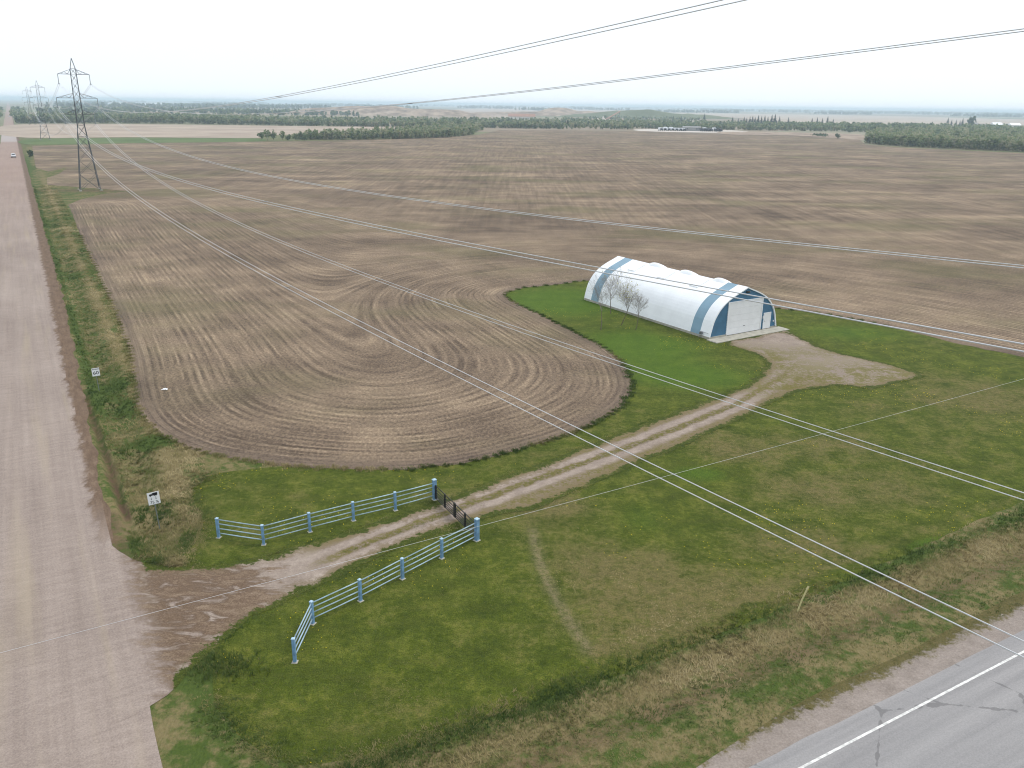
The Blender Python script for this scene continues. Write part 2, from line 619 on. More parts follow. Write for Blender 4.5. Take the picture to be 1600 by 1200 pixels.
def mat_drive():
    t = NT('driveway_gravel')
    p = t.pos
    lat = t.attr('lat')
    mud = t.attr('mud')
    strip = t.attr('strip')
    pad = t.attr('pad')
    n1 = t.noise(.6, detail=5, rough=.65)
    n2 = t.noise(3.0, detail=4, rough=.7)
    g = t.noise(13.0, detail=3, rough=.75)
    sv = t.map(p, (.55, 1.5, 1), -.36)
    drag = t.noise(.9, v=sv, detail=6, rough=.68, dist=.9)
    v = t.math('ADD', t.math('MULTIPLY', n1, .4), t.math('ADD', t.math('MULTIPLY', n2, .3), t.math('MULTIPLY', g, .3)))
    c = t.ramp(v, [(.3, srgb(108, 95, 85)), (.52, srgb(146, 132, 121)), (.72, srgb(178, 165, 153))])
    # dragged wet clay at the mouth
    mf = t.math('ADD', mud, t.math('MULTIPLY', t.math('SUBTRACT', drag, .55), 3.0))
    mcol = t.ramp(t.math('ADD', t.math('MULTIPLY', drag, .6), t.math('MULTIPLY', g, .4)), [(.36, srgb(76, 60, 48)), (.52, srgb(106, 88, 72)), (.66, srgb(144, 126, 108))])
    c = t.mix(t.math('MULTIPLY', t.rng(mf, .35, .8), t.rng(mud, .05, .25)), c, mcol)
    # weeds between the wheel tracks and at the ragged sides
    al = t.math('ABSOLUTE', t.math('ADD', lat, t.math('MULTIPLY', t.math('SUBTRACT', n1, .5), 1.1)))
    track = t.math('MULTIPLY', t.rng(al, .22, .58), t.rng(al, .95, 1.55, 1, 0))
    offt = t.math('MULTIPLY', t.math('SUBTRACT', 1.0, track), strip)
    offt = t.math('MULTIPLY', offt, t.rng(t.math('ADD', n2, t.math('MULTIPLY', n1, .5)), .5, .85, .25, .95))
    c = t.mix(offt, c, t.mix(g, srgb(88, 76, 58), srgb(134, 118, 92)))
    cen = t.math('MULTIPLY', t.rng(al, .18, .42, 1, 0), t.rng(n2, .38, .56))
    cen = t.math('MULTIPLY', cen, strip)
    edgew = t.math('MULTIPLY', t.rng(al, 1.05, 1.75), t.rng(t.math('ADD', n2, t.math('MULTIPLY', n1, .6)), .62, .95))
    edgew = t.math('MULTIPLY', edgew, strip)
    weed = t.mix(g, srgb(74, 76, 34), srgb(122, 110, 62))
    padw = t.math('MULTIPLY', pad, t.rng(t.math('ADD', t.math('MULTIPLY', n1, .55), t.math('MULTIPLY', n2, .45)), .42, .54))
    wf = t.math('MAXIMUM', t.math('MAXIMUM', cen, edgew), padw)
    c = t.mix(t.math('MULTIPLY', wf, .9), c, weed)
    ed = t.attr('edge')
    rc, rs_, _g, _s2 = road_colour(t)
    rf = t.math('ADD', rs_[0], t.math('ADD', t.math('MULTIPLY', t.math('SUBTRACT', drag, .5), 5.0), t.math('MULTIPLY', t.math('SUBTRACT', n2, .5), 1.4)))
    c = t.mix(t.rng(rf, 1.3, 3.2, 1, 0), c, rc)
    ef = t.math('ADD', ed, t.math('ADD', t.math('MULTIPLY', t.math('SUBTRACT', n1, .5), 1.7), t.math('MULTIPLY', t.math('SUBTRACT', n2, .5), 1.5)))
    gr = t.ramp(t.math('ADD', t.math('MULTIPLY', n1, .5), t.math('MULTIPLY', n2, .5)), [(.25, srgb(50, 62, 20)), (.5, srgb(76, 84, 32)), (.75, srgb(112, 108, 56))])
    gr = t.mix(t.rng(g, .42, .62, 0, .7), gr, srgb(38, 46, 14))
    earth = t.mix(n2, srgb(98, 86, 62), srgb(130, 114, 88))
    c = t.mix(t.math('MULTIPLY', t.rng(ef, .75, 1.15, .6, 0), t.rng(mud, .2, .8, 1, .25)), c, earth)
    c = t.mix(t.rng(ef, .38, .60, 1, 0), c, gr)
    c = t.mix(t.rng(rs_[0], .5, 1.2, 1, 0), c, rc)
    t.bump(t.math('ADD', g, n2), .5, .04)
    return t.done(c, .95, .1)


def mat_asphalt():
    t = NT('old_asphalt')
    q = t.map(t.pos, (1, 1, 1), ROT_AB)
    n = t.noise(1.0, v=t.map(q, (.05, 1.2, 1)), detail=4, rough=.6)
    g = t.noise(14.0, detail=3, rough=.75)
    c = t.ramp(t.math('ADD', t.math('MULTIPLY', n, .55), t.math('MULTIPLY', g, .45)), [(.3, srgb(120, 118, 118)), (.55, srgb(146, 143, 142)), (.75, srgb(164, 160, 158))])
    e = t.n.new('ShaderNodeTexVoronoi')
    e.feature = 'DISTANCE_TO_EDGE'
    e.inputs['Scale'].default_value = .13
    t.l.new(t.map(t.pos, (1, 1, 1), .3), e.inputs['Vector'])
    wob = t.math('ADD', e.outputs[0], t.math('MULTIPLY', t.math('SUBTRACT', t.noise(1.5), .5), .05))
    c = t.mix(t.rng(wob, .002, .006, .55, 0), c, srgb(92, 90, 90))
    t.bump(g, .2, .02)
    return t.done(c, .9, .2)


def mat_earth(name, c1, c2, scale=.05):
    t = NT(name)
    n = t.noise(scale, detail=6, rough=.65)
    g = t.noise(scale * 9, v=t.map(t.pos, (.35, 1.4, 1), -.1), detail=3)
    c = t.mix(t.math('ADD', t.math('MULTIPLY', t.rng(n, .3, .7), .65), t.math('MULTIPLY', g, .35)), c1, c2)
    return t.done(c, .95, .1)


# ================================================================== GROUND SHEETS
def bump01(x, c, hw):
    t = np.clip(np.abs(x - c) / hw, 0, 1)
    return 0.5 + 0.5 * np.cos(math.pi * t)


def sstep(x, a, b):
    t = np.clip((x - a) / (b - a), 0, 1)
    return t * t * (3 - 2 * t)


def ground_h(x, y):
    a = x * U[0] + y * U[1]
    b = x * V[0] + y * V[1]
    k = sstep(a, 47.5, 53) * (1 - sstep(a, 520, 700))
    h = -0.42 * bump01(b, 4.1, 2.05) * k
    tr = sstep(a, 52, 57) * (1 - sstep(a, 74, 90))
    h += -0.62 * bump01(b, 2.25 + (75 - np.clip(a, 50, 80)) * .022, .5) * tr
    h += -0.40 * bump01(a, 24.3, 2.0) * sstep(b, 13, 22)
    return h


def blobs(x, y, lst):
    o = np.zeros_like(x)
    for (px, py, rx, ry, amt) in lst:
        c = gp(px, py)
        o += amt * np.exp(-(((x - c[0]) / rx) ** 2 + ((y - c[1]) / ry) ** 2))
    return o


def polyline_dist(x, y, pts):
    """distance and signed lateral offset to a polyline"""
    best = np.full(x.shape, 1e9)
    lat = np.zeros(x.shape)
    for (p, q) in zip(pts[:-1], pts[1:]):
        d = q - p
        L = np.linalg.norm(d) + 1e-9
        d = d / L
        t = np.clip((x - p[0]) * d[0] + (y - p[1]) * d[1], 0, L)
        dx, dy = x - p[0] - t * d[0], y - p[1] - t * d[1]
        r = np.hypot(dx, dy)
        k = r < best
        best = np.where(k, r, best)
        lat = np.where(k, np.sign(d[0] * dy - d[1] * dx) * r, lat)
    return best, lat


def make_ground():
    th_f = np.radians(np.linspace(-46, 46, 400))
    th_b = np.radians(np.linspace(46, 314, 70)[1:-1])
    th = np.concatenate([th_f, th_b])
    nr = 520
    r = np.concatenate([[2.0], np.geomspace(12, 30000, nr)])
    R, T = np.meshgrid(r, th, indexing='ij')
    x, y = (R * np.sin(T)).ravel(), (R * np.cos(T)).ravel()
    a, b = x * U[0] + y * U[1], x * V[0] + y * V[1]
    z = ground_h(x, y)
    n = len(th)
    i, j = np.meshgrid(np.arange(len(r) - 1), np.arange(n), indexing='ij')
    j2 = (j + 1) % n
    q = np.stack([i * n + j, i * n + j2, (i + 1) * n + j2, (i + 1) * n + j], -1).reshape(-1, 4)[:, ::-1]
    dry = np.full(x.shape, .46)
    dry += .30 * bump01(b, 6.3, 1.2) * (a > 45) * (a < 560)           # straw at the field edge
    dry -= .45 * bump01(b, 2.9, .8) * (a > 75)
    dry += blobs(x, y, [(250, 830, 2.2, 3, .55), (235, 760, 2.0, 3, .35), (290, 705, 2.5, 2, .4), (200, 640, 1.5, 2.5, -.4),
                        (245, 690, 1.6, 1.6, -.8), (185, 600, 1.5, 5, -.35), (130, 430, 2.5, 14, -.35), (215, 850, 1.2, 1.5, -.6), (240, 870, 1.5, 1.2, -.6),
                        (105, 340, 3, 25, -.3), (60, 260, 6, 60, -.35), (350, 1040, 2.2, 2.0, -.8)])
    south = (a < 27) & (b > 8)
    dry = np.where(south, .50 + .25 * bump01(a, 25.2, 1.5) - .3 * bump01(a, 26.8, 1.0), dry)
    bare = (.95 + .35 * noise2(x * .9, y * .9, 77)) * bump01(b + .1 * noise2(x * .7, y * .7, 78), 2.25 + (75 - np.clip(a, 50, 80)) * .022, .42) * sstep(a, 52, 57) * (1 - sstep(a, 76, 92))
    bare += .55 * bump01(a, 23.6, 1.2) * south
    bare += blobs(x, y, [(150, 298, 16, 4, .9), (110, 270, 5, 3, .7)])
    bare += .8 * sstep(-b, -3, -1.6) * (a > 46) * (a < 56)
    me = np_mesh('ground', np.stack([x, y, z], 1), q, {'dry': dry, 'bare': np.clip(bare, 0, 1)}, smooth=True)
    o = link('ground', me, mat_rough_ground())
    return tag(o, 'rough grass land and distant farmland reaching to the horizon', 'ground', kind='structure')


def polar_points(r0, r1, ratio, dth, poly, margin=0.25):
    pts = []
    r = r0
    k = 0
    while r < r1:
        th = np.radians(np.arange(-48, 60, dth) + (k % 2) * dth * .5)
        pts.append(np.stack([r * np.sin(th), r * np.cos(th)], 1))
        r *= ratio
        k += 1
    pts = np.concatenate(pts)
    lo, hi = poly.min(0), poly.max(0)
    pts = pts[((pts > lo) & (pts < hi)).all(1)]
    return pts[inside(poly, pts[:, 0], pts[:, 1])]


def sheet(name, poly, z, mat, label, cat, attr_fn=None, interior=None, kind='structure', hfn=None):
    poly = np.asarray(poly, float)
    n = len(poly)
    pts = poly if interior is None or len(interior) == 0 else np.concatenate([poly, interior])
    vs, es, fs, *_ = delaunay_2d_cdt([Vector(p) for p in pts], [(i, (i + 1) % n) for i in range(n)], [], 1, 1e-5)
    v = np.array([(p.x, p.y) for p in vs])
    f = np.array([t for t in fs if len(t) == 3], np.int32)
    e1, e2 = v[f[:, 1]] - v[f[:, 0]], v[f[:, 2]] - v[f[:, 0]]
    fl = (e1[:, 0] * e2[:, 1] - e1[:, 1] * e2[:, 0]) < 0
    f[fl] = f[fl][:, ::-1]
    zz = np.full(len(v), z) + (hfn(v[:, 0], v[:, 1]) if hfn else 0)
    me = np_mesh(name, np.concatenate([v, zz[:, None]], 1), f, attr_fn(v[:, 0], v[:, 1]) if attr_fn else None, smooth=True)
    o = link(name, me, mat)
    return tag(o, label, cat, kind=kind)


make_ground()

# --- the worked field
FIELD_EDGE = [(107, 320), (118, 348), (140, 400), (165, 455), (187, 508), (203, 560), (208, 605), (216, 640), (236, 668), (272, 690), (322, 708),
              (400, 722), (480, 730), (560, 734), (640, 733), (700, 727), (760, 716), (820, 700), (880, 682), (930, 661), (968, 638), (987, 614),
              (986, 590), (968, 562), (930, 535), (880, 510), (830, 485), (797, 468), (791, 458), (820, 450), (870, 445), (930, 438), (1050, 452), (1150, 470), (1215, 482),
              (1260, 487), (1330, 498), (1400, 513), (1500, 538), (1600, 558), (1720, 590), (1900, 640)]
edge_w = smooth_poly(P(*FIELD_EDGE), closed=False, step=.8, rough=.16, seed=3)
edge_s = smooth_poly(P(*FIELD_EDGE), closed=False, step=.8)
far_w = P((1990, 262), (1760, 246), (1600, 239), (1500, 235), (1420, 231), (1352, 226), (1338, 214), (1230, 211), (1130, 208.5), (1020, 205.5), (900, 203.5), (780, 203.5), (745, 211),
          (620, 217), (500, 220), (400, 221.5), (200, 224), (50, 228), (56, 262), (75, 268), (104, 262), (94, 271), (73, 278), (74, 289), (158, 295), (205, 299), (160, 303), (125, 312))
field_poly = np.concatenate([edge_w, far_w])


def field_attr(x, y):
    s = edge_s[::2]
    acc = np.zeros_like(x)
    for q in s:
        if q[0] > 90:
            continue
        wgt = max(1.0, np.linalg.norm(q) * .012)
        acc += wgt * np.maximum(np.hypot(x - q[0], y - q[1]), .05) ** -6.0
    d = acc ** (-1 / 6.0)
    d = d * 1.15
    dp, _ = polyline_dist(x, y, edge_s[::2])
    k = sstep(dp, 2.5, 6.0)
    d = 1.21 * np.maximum(dp, .01) ** .833 * (1 - k) + d * k
    return {'d': np.minimum(d, 400)}


sheet('field', field_poly, .010, mat_field(), 'brown worked stubble field with curved tillage lines', 'field', field_attr,
      polar_points(40, 950, 1.016, .42, field_poly))

# --- lawn
lawn_px = [(280, 874), (303, 850), (314, 815), (302, 778), (318, 749), (350, 738), (420, 730), (600, 715), (820, 680), (940, 630), (955, 600), (930, 560), (780, 470), (786, 450), (860, 436), (960, 425), (1215, 470), (1400, 503),
           (1600, 545), (1760, 590), (1800, 700), (1600, 783), (1420, 863), (1235, 943), (1100, 1000), (980, 1048)]
lawn_poly = smooth_poly(np.concatenate([P(*lawn_px), [AB(26.9, 16), AB(27.0, 10), AB(28.5, 6.0), AB(33, 4.2)], P((330, 985), (296, 920))]), step=.7, rough=.14, seed=9)
bare_path = [P((832, 828), (840, 870), (858, 915), (880, 955), (905, 995), (918, 1015))]


def lawn_attr(x, y):
    dry = np.full(x.shape, .24)
    dry += blobs(x, y, [(940, 900, 5, 3, .5), (1040, 965, 4, 2.5, .5), (1130, 925, 3.5, 2, .55), (1150, 705, 4.5, 3, .5), (1250, 690, 6, 3, .35), (1330, 770, 7, 3, .5), (1400, 690, 6, 3, .3),
                        (1500, 600, 8, 4, .35), (1560, 630, 6, 5, .4), (1430, 640, 8, 4, .25), (865, 790, 3.5, 1.8, .8), (1180, 850, 5, 2.5, .3), (1290, 860, 4, 2, .3), (1040, 870, 3, 2, .25), (1000, 1000, 4, 2, .4),
                        (920, 830, 4, 3, .25), (1090, 520, 4, 2, .25), (970, 800, 3.4, 2.6, -.3), (1010, 835, 3.0, 2.0, -.25), (620, 1000, 7, 5, -.12), (1080, 590, 8, 5, -.35), (1000, 540, 8, 8, -.45), (880, 470, 10, 10, -.5), (1330, 520, 9, 5, -.3),
                        (1450, 850, 3, 1.5, -.4), (1300, 560, 5, 4, -.2), (1500, 560, 14, 6, -.1), (480, 780, 6, 3, -.05), (600, 1080, 6, 3, .1), (1100, 740, 3, 2, -.4)])
    d1, _ = polyline_dist(x, y, bare_path[0])
    bare = .65 * np.exp(-(d1 / .34) ** 2)
    a = x * U[0] + y * U[1]
    dry += .35 * bump01(a, 28.4, .9) * (x > 4)
    return {'dry': dry, 'bare': bare}


sheet('lawn', lawn_poly, .006, mat_lawn(), 'mown green lawn with dry patches around the arched building', 'lawn', lawn_attr, polar_points(22, 150, 1.013, .45, lawn_poly))

# --- gravel road along the left, its clay shoulder
aa = np.concatenate([np.arange(-60, 140, .8), np.geomspace(140, 6000, 160)])
rb = 1.35 - .45 * np.exp(-((aa - 92) / 22) ** 2) + .08 * noise1(aa * .18, 4) + .12
rb += .5 * np.exp(-((aa - 42) / 5) ** 2)
right = U[None] * aa[:, None] + V[None] * rb[:, None]
lb = -8.2 + .12 * noise1(aa * .4, 6)
left = U[None] * aa[:, None] + V[None] * lb[:, None]
sheet('gravel_road', np.concatenate([right, left[::-1]]), .018, mat_road(), 'wide pale gravel road running straight to the horizon', 'road')
sa = np.concatenate([np.arange(52, 200, .8), np.geomspace(200, 900, 60)])
so = 1.75 + .75 * sstep(sa, 60, 130) + .12 * noise1(sa * .3, 14) + .09 * noise1(sa * 1.1, 15)
sheet('road_shoulder', np.concatenate([U[None] * sa[:, None] + V[None] * so[:, None], (U[None] * sa[:, None] + V[None] * .3)[::-1]]), .012, mat_shoulder(),
      'reddish clay shoulder beside the gravel road', 'road shoulder')

# --- paved crossroad in the lower right
bb = np.arange(-70, 330, .35)
ns = 21.0 + .2 * noise1(bb * .2, 21) - 3.0 * sstep(-bb, -30, -5)
sheet('paved_road_shoulder', np.concatenate([(U[None] * 4.0 + V[None] * bb[:, None]), (U[None] * ns[:, None] + V[None] * bb[:, None])[::-1]]), .012,
      mat_paved_shoulder(), 'gravel shoulder of the paved crossroad', 'road shoulder')
ne = 19.0 + .04 * noise1(bb * .5, 23)
sheet('paved_road', np.concatenate([(U[None] * 8.0 + V[None] * bb[:, None]), (U[None] * ne[:, None] + V[None] * bb[:, None])[::-1]]), .022, mat_asphalt(),
      'grey paved crossroad in the lower corner', 'road')
lb_ = np.arange(12, 330, 2.0)
tag(link('edge_line', np_mesh('edge_line', np.array([[*AB(a_, b_), .027] for b_ in lb_ for a_ in (17.85, 17.97)]),
    np.array([[2 * i, 2 * i + 1, 2 * i + 3, 2 * i + 2] for i in range(len(lb_) - 1)])), plain('road_paint', srgb(214, 212, 208), .8, .2, 0, .3, 4)),
    'white painted edge line on the paved road', 'road marking', kind='structure')

# --- driveway
drive_up = [(262, 1085), (285, 1062), (312, 1035), (350, 1000), (395, 968), (450, 937), (520, 905), (600, 868), (700, 826), (752, 812), (830, 797), (900, 768), (1000, 724), (1100, 682), (1180, 642), (1240, 614), (1290, 604), (1325, 602), (1362, 608), (1400, 598), (1446, 588), (1400, 572), (1340, 558), (1290, 545), (1250, 527), (1226, 517), (1175, 526), (1128, 534), (1140, 540), (1176, 551), (1195, 562), (1192, 580), (1165, 602), (1100, 628), (1000, 664), (900, 704), (800, 741), (705, 778), (640, 799), (520, 838), (420, 867), (330, 884), (262, 884), (225, 876), (196, 868)]
mouth = np.array([AB(a_, .1) for a_ in (44.5, 43, 41, 39, 37, 35.5, 34.5)])
mouth = np.concatenate([[AB(52.5, 1.3), AB(50.5, 1.05), AB(48.2, .75), AB(46.4, .45)], mouth])
drive_poly = smooth_poly(np.concatenate([mouth, P(*drive_up)]), step=.5, rough=.16, seed=17)
drive_c = P((190, 960), (350, 935), (480, 888), (600, 838), (700, 800), (850, 745), (1000, 692), (1150, 632), (1220, 590), (1260, 560))


def drive_attr(x, y):
    d, lat = polyline_dist(x, y, drive_c)
    b = x * V[0] + y * V[1]
    mud = np.clip(sstep(-b, -12.0, -5.0) + .3 * sstep(-b, -16, -8), 0, 1)
    strip = sstep(b, 10.5, 14) * (1 - sstep(b, 64, 70))
    pad = np.clip(blobs(x, y, [(1180, 560, 3.5, 5, 1.2), (1360, 580, 8, 4, .8), (1300, 600, 6, 3, .9), (1240, 570, 3, 4, .25), (1200, 600, 5, 3, .6), (1420, 588, 5, 3, .7), (1290, 550, 6, 2.5, .8), (1215, 610, 4, 3, .7)]), 0, 1) * sstep(b, 52, 58)
    de, _ = polyline_dist(x, y, np.concatenate([drive_poly[::2], drive_poly[:1]]))
    de = de + 2.5 * sstep(-b, -3.0, -1.7)
    return {'lat': lat, 'mud': mud, 'strip': strip, 'pad': pad, 'edge': de}


sheet('driveway', drive_poly, .026, mat_drive(), 'rutted gravel driveway with weeds between the wheel tracks', 'driveway', drive_attr, polar_points(26, 140, 1.008, .35, drive_poly))

# --- far parcels
FARMAT = {
    'tan': mat_earth('far_stubble', srgb(140, 124, 110), srgb(178, 162, 146), .02),
    'pale': mat_earth('far_fallow', srgb(150, 136, 122), srgb(182, 168, 152), .008),
    'green': mat_earth('far_pasture', srgb(74, 92, 50), srgb(102, 114, 72), .03),
    'olive': mat_earth('far_scrub', srgb(78, 88, 58), srgb(110, 112, 84), .015),
    'gravel': mat_earth('far_gravel', srgb(170, 160, 150), srgb(204, 196, 186), .03),
    'spoil': mat_earth('far_spoil', srgb(84, 68, 58), srgb(186, 166, 146), .05),
}
for k, (nm, pts, mt, lb) in enumerate([
    ('grass_strip', [(52, 217.5), (200, 215.5), (400, 216.5), (405, 221), (200, 223.5), (54, 226)], 'green', 'green grass strip between the two brown fields near the far pylon'),
    ('field', [(46, 194), (200, 194), (420, 196.5), (600, 198.5), (690, 199.5), (560, 207), (420, 212), (400, 215.5), (200, 214.5), (50, 215.5)], 'tan', 'striped tan field behind the green grass strip'),
    ('field', [(740, 170), (900, 168.5), (1000, 173), (900, 176), (780, 184), (700, 178)], 'tan', 'faded brown field on the far rise behind the spoil heaps'),
    ('field', [(1040, 176.5), (1200, 178), (1400, 181.5), (1650, 189), (1650, 199), (1450, 196), (1250, 191), (1150, 184)], 'pale', 'pale fallow field below the far tree line'),
    ('gravel_yard', [(1005, 201.5), (1140, 203.5), (1165, 208), (1040, 206.3), (1000, 204.8)], 'gravel', 'pale gravel yard where trucks are parked'),
    ('dirt_bank', [(1130, 206), (1240, 207), (1340, 210), (1350, 219), (1240, 212), (1150, 211)], 'spoil', 'brown dirt bank beside the truck yard'),
    ('field', [(80, 176), (240, 178), (240, 181), (75, 182)], 'tan', 'thin tan field between the distant tree belts'),
]):
    sheet(nm, smooth_poly(P(*pts), step=3, stepfar=.02), .05 + .02 * k, FARMAT[mt], lb, 'yard' if 'yard' in nm else ('bank' if 'bank' in nm else 'field'))
# ================================================================== MATERIALS FOR THINGS
M = {}
M['white'] = plain('white_steel', (.86, .87, .885, 1), .38, .4, 0, .04, .6)
M['band'] = plain('blue_steel', srgb(118, 150, 168), .28, .6, 0, .10, .5)
M['siding'] = plain('blue_siding', srgb(58, 105, 133), .5, .35, 0, .12, 1.2)
M['trim'] = plain('white_trim', (.80, .81, .82, 1), .5, .3, 0, .05, 2)
M['door'] = plain('white_door', (.78, .78, .78, 1), .5, .3, 0, .05, .8)
M['concrete'] = plain('concrete', srgb(168, 164, 152), .9, .2, 0, .18, 1.4, .2)
M['dark'] = plain('dark_metal', srgb(40, 40, 42), .5, .4, 0, .2, 4)
M['grey'] = plain('grey_metal', srgb(120, 122, 124), .45, .5, .4, .15, 4)
M['glass'] = plain('dark_glass', srgb(26, 30, 34), .12, .6, 0, .1, 2)
M['fenceblue'] = plain('fence_post_blue', srgb(112, 148, 178), .55, .3, 0, .28, 3)
M['fencepipe'] = plain('fence_pipe', srgb(150, 172, 184), .45, .4, 0, .28, 1.2)
M['cap'] = plain('post_cap', srgb(170, 196, 214), .5, .3, 0, .05, 4)
M['gate'] = plain('gate_black_steel', srgb(30, 29, 29), .5, .4, 0, .25, 6)
M['signwhite'] = plain('sign_white', (.80, .80, .80, 1), .45, .3, 0, .04, 6)
M['signblack'] = plain('sign_black', (.012, .012, .014, 1), .5, .3, 0, .1, 6)
M['signgrey'] = plain('sign_grey', srgb(150, 150, 158), .5, .3, 0, .1, 6)
M['post'] = plain('sign_post_steel', srgb(128, 134, 132), .5, .5, .3, .2, 5)
M['wood'] = plain('post_wood', srgb(140, 128, 110), .9, .1, 0, .25, 5)
M['steel'] = plain('lattice_steel', srgb(84, 86, 90), .55, .4, .3, .2, .6)
M['wire'] = plain('aluminium_wire', srgb(206, 206, 208), .4, .5, .3, .05, 1)
M['insul'] = plain('insulator_glass', srgb(126, 134, 138), .3, .5, 0, .1, 4)
M['yellow'] = plain('marker_yellow', srgb(188, 178, 128), .6, .3, 0, .12, 5)
M['bag'] = plain('white_plastic', (.8, .8, .8, 1), .4, .4, 0, .05, 8)
M['tyre'] = plain('tyre_rubber', (.02, .02, .02, 1), .85, .2, 0, .2, 8)
M['carwhite'] = plain('white_car_paint', (.75, .75, .76, 1), .25, .5, 0, .03, 2)
M['red'] = plain('red_lens', srgb(150, 20, 20), .3, .5, 0, .1, 4)
M['orange'] = plain('orange_roof', srgb(158, 120, 102), .6, .3, 0, .12, .2)
M['shedwall'] = plain('pale_wall', srgb(206, 202, 194), .7, .2, 0, .08, .3)
M['shedgrey'] = plain('grey_wall', srgb(142, 140, 138), .7, .2, 0, .12, .3)
M['darkblue'] = plain('dark_truck_paint', srgb(34, 38, 52), .4, .4, 0, .2, .5)
M['bark'] = plain('grey_bark', srgb(112, 102, 92), .9, .1, 0, .25, 6)
M['roofwhite'] = plain('white_roof', (.82, .83, .85, 1), .5, .3, 0, .04, .3)

# ================================================================== ARCHED BUILDING
BO = (23.2, 94.8, 0.0)
BROT = math.atan2(.5395, .842)
BLEN, BWID = 24.4, 11.54
half = [(0.0, .28), (.10, .75), (.24, 1.25), (.50, 2.1), (.93, 2.85), (1.45, 3.5), (2.2, 4.13), (3.0, 4.6), (3.95, 5.02), (4.95, 5.40), (5.77, 5.73)]
hp = smooth_poly(np.array(half), closed=False, step=.3, stepfar=0)
outer = [tuple(p) for p in hp] + [(BWID - p[0], p[1]) for p in hp[-2::-1]]
inner = []
for i, (x, z) in enumerate(outer):
    p0, p1 = outer[max(i - 1, 0)], outer[min(i + 1, len(outer) - 1)]
    t = np.array([p1[0] - p0[0], p1[1] - p0[1]])
    t /= np.linalg.norm(t)
    inner.append((x + t[1] * .13, z - t[0] * .13))
iz = np.array([q[1] for q in inner[:len(hp)]])
ixx = np.array([q[0] for q in inner[:len(hp)]])


def arch_x(z):
    return float(np.interp(z, iz, ixx))


def arch_z(x):
    ox = np.array([q[0] for q in outer])
    oz = np.array([q[1] for q in outer])
    return float(np.interp(x, ox, oz))


bld = empty('arched_building', BO, BROT)
tag(bld, 'long white arched metal storage building with blue end wall and pale blue bands', 'building')
ring = outer + inner[::-1]
for nm, y0, y1, mt in [('roof_shell', 0, 1.66, 'white'), ('roof_band', 1.66, 3.2, 'band'), ('roof_shell', 3.2, 21.2, 'white'), ('roof_band', 21.2, 22.85, 'band'), ('roof_shell', 22.85, BLEN, 'white')]:
    n = len(outer)
    mb = MB()
    vs = [(x, y0, z) for x, z in outer] + [(x, y1, z) for x, z in outer] + [(x, y0, z) for x, z in inner] + [(x, y1, z) for x, z in inner]
    fs = []
    for i in range(n - 1):
        fs += [(i, i + 1, n + i + 1, n + i), (2 * n + i, 3 * n + i, 3 * n + i + 1, 2 * n + i + 1), (i, 2 * n + i, 2 * n + i + 1, i + 1), (n + i, n + i + 1, 3 * n + i + 1, 3 * n + i)]
    fs += [(0, n, 3 * n, 2 * n), (n - 1, 3 * n - 1, 4 * n - 1, 2 * n - 1)]
    mb.add(vs, fs).build(nm, M[mt], bld)
# panel seams standing proud of the shell
sm = MB()
for y in np.arange(.82, BLEN, .82):
    if 1.6 < y < 3.25 or 21.1 < y < 22.9:
        continue
    for (x0, z0), (x1, z1) in zip(outer[:-1], outer[1:]):
        tx, tz = x1 - x0, z1 - z0
        L = math.hypot(tx, tz)
        nx, nz = -tz / L * .007, tx / L * .007
        sm.add([(x0 + nx, y, z0 + nz), (x1 + nx, y, z1 + nz), (x1 + nx, y + .025, z1 + nz), (x0 + nx, y + .025, z0 + nz), (x0 - nx, y - .01, z0 - nz), (x1 - nx, y - .01, z1 - nz), (x1 - nx, y + .035, z1 - nz), (x0 - nx, y + .035, z0 - nz)],
               [(0, 1, 2, 3), (0, 4, 5, 1), (3, 2, 6, 7)])
sm.build('panel_seams', M['white'], bld)
fd = MB()
fd.box(-.05, .30, .0, BLEN, -.6, .27).box(BWID - .30, BWID + .05, .0, BLEN, -.6, .27).box(.30, BWID - .30, BLEN - .3, BLEN, -.6, .27).box(.3, 2.85, .02, .3, -.6, .27).box(10.4, BWID - .3, .02, .3, -.6, .27)
fd.build('foundation', M['concrete'], bld)
MB().box(-.45, 12.05, -1.65, .018, -.3, .10, .02).build('concrete_apron', M['concrete'], bld)


def wall_outline(y, zb=.10):
    pts = [(x, z) for x, z in inner if z > .3]
    return [(pts[0][0], zb)] + pts + [(pts[-1][0], zb)]


bw = MB()
bw.prism(wall_outline(0), .20, .30)
bw.build('front_wall', M['siding'], bld)
MB().prism(wall_outline(0, .2), BLEN - .25, BLEN - .12).build('back_wall', M['white'], bld)
sd_ = MB()
zrow = np.arange(.27, 5.5, .205)
for z0 in zrow:
    z1 = min(z0 + .205, 5.60)
    segs = []
    xl0, xl1 = arch_x(max(z0, .3)) + .01, arch_x(max(z1, .3)) + .01
    cuts = []
    if z0 < 4.05:
        cuts.append((2.80, 8.76))
    if z0 < 2.05:
        cuts.append((9.14, 10.42))
    cur = (xl0, xl1)
    for c0, c1 in cuts:
        segs.append((cur[0], cur[1], c0, c0))
        cur = (c1, c1)
    segs.append((cur[0], cur[1], BWID - xl0, BWID - xl1))
    for a0, a1, b0, b1 in segs:
        yb, yt = .12, .175
        sd_.add([(a0, yb, z0), (b0, yb, z0), (b1, yt, z1), (a1, yt, z1), (a0, .21, z0), (b0, .21, z0), (b1, .21, z1), (a1, .21, z1)],
                [(0, 1, 2, 3), (0, 4, 5, 1), (3, 2, 6, 7), (0, 3, 7, 4), (1, 5, 6, 2)])
sd_.build('siding', M['siding'], bld)
gd = empty('sliding_door', (0, 0, 0))
gd.parent = bld
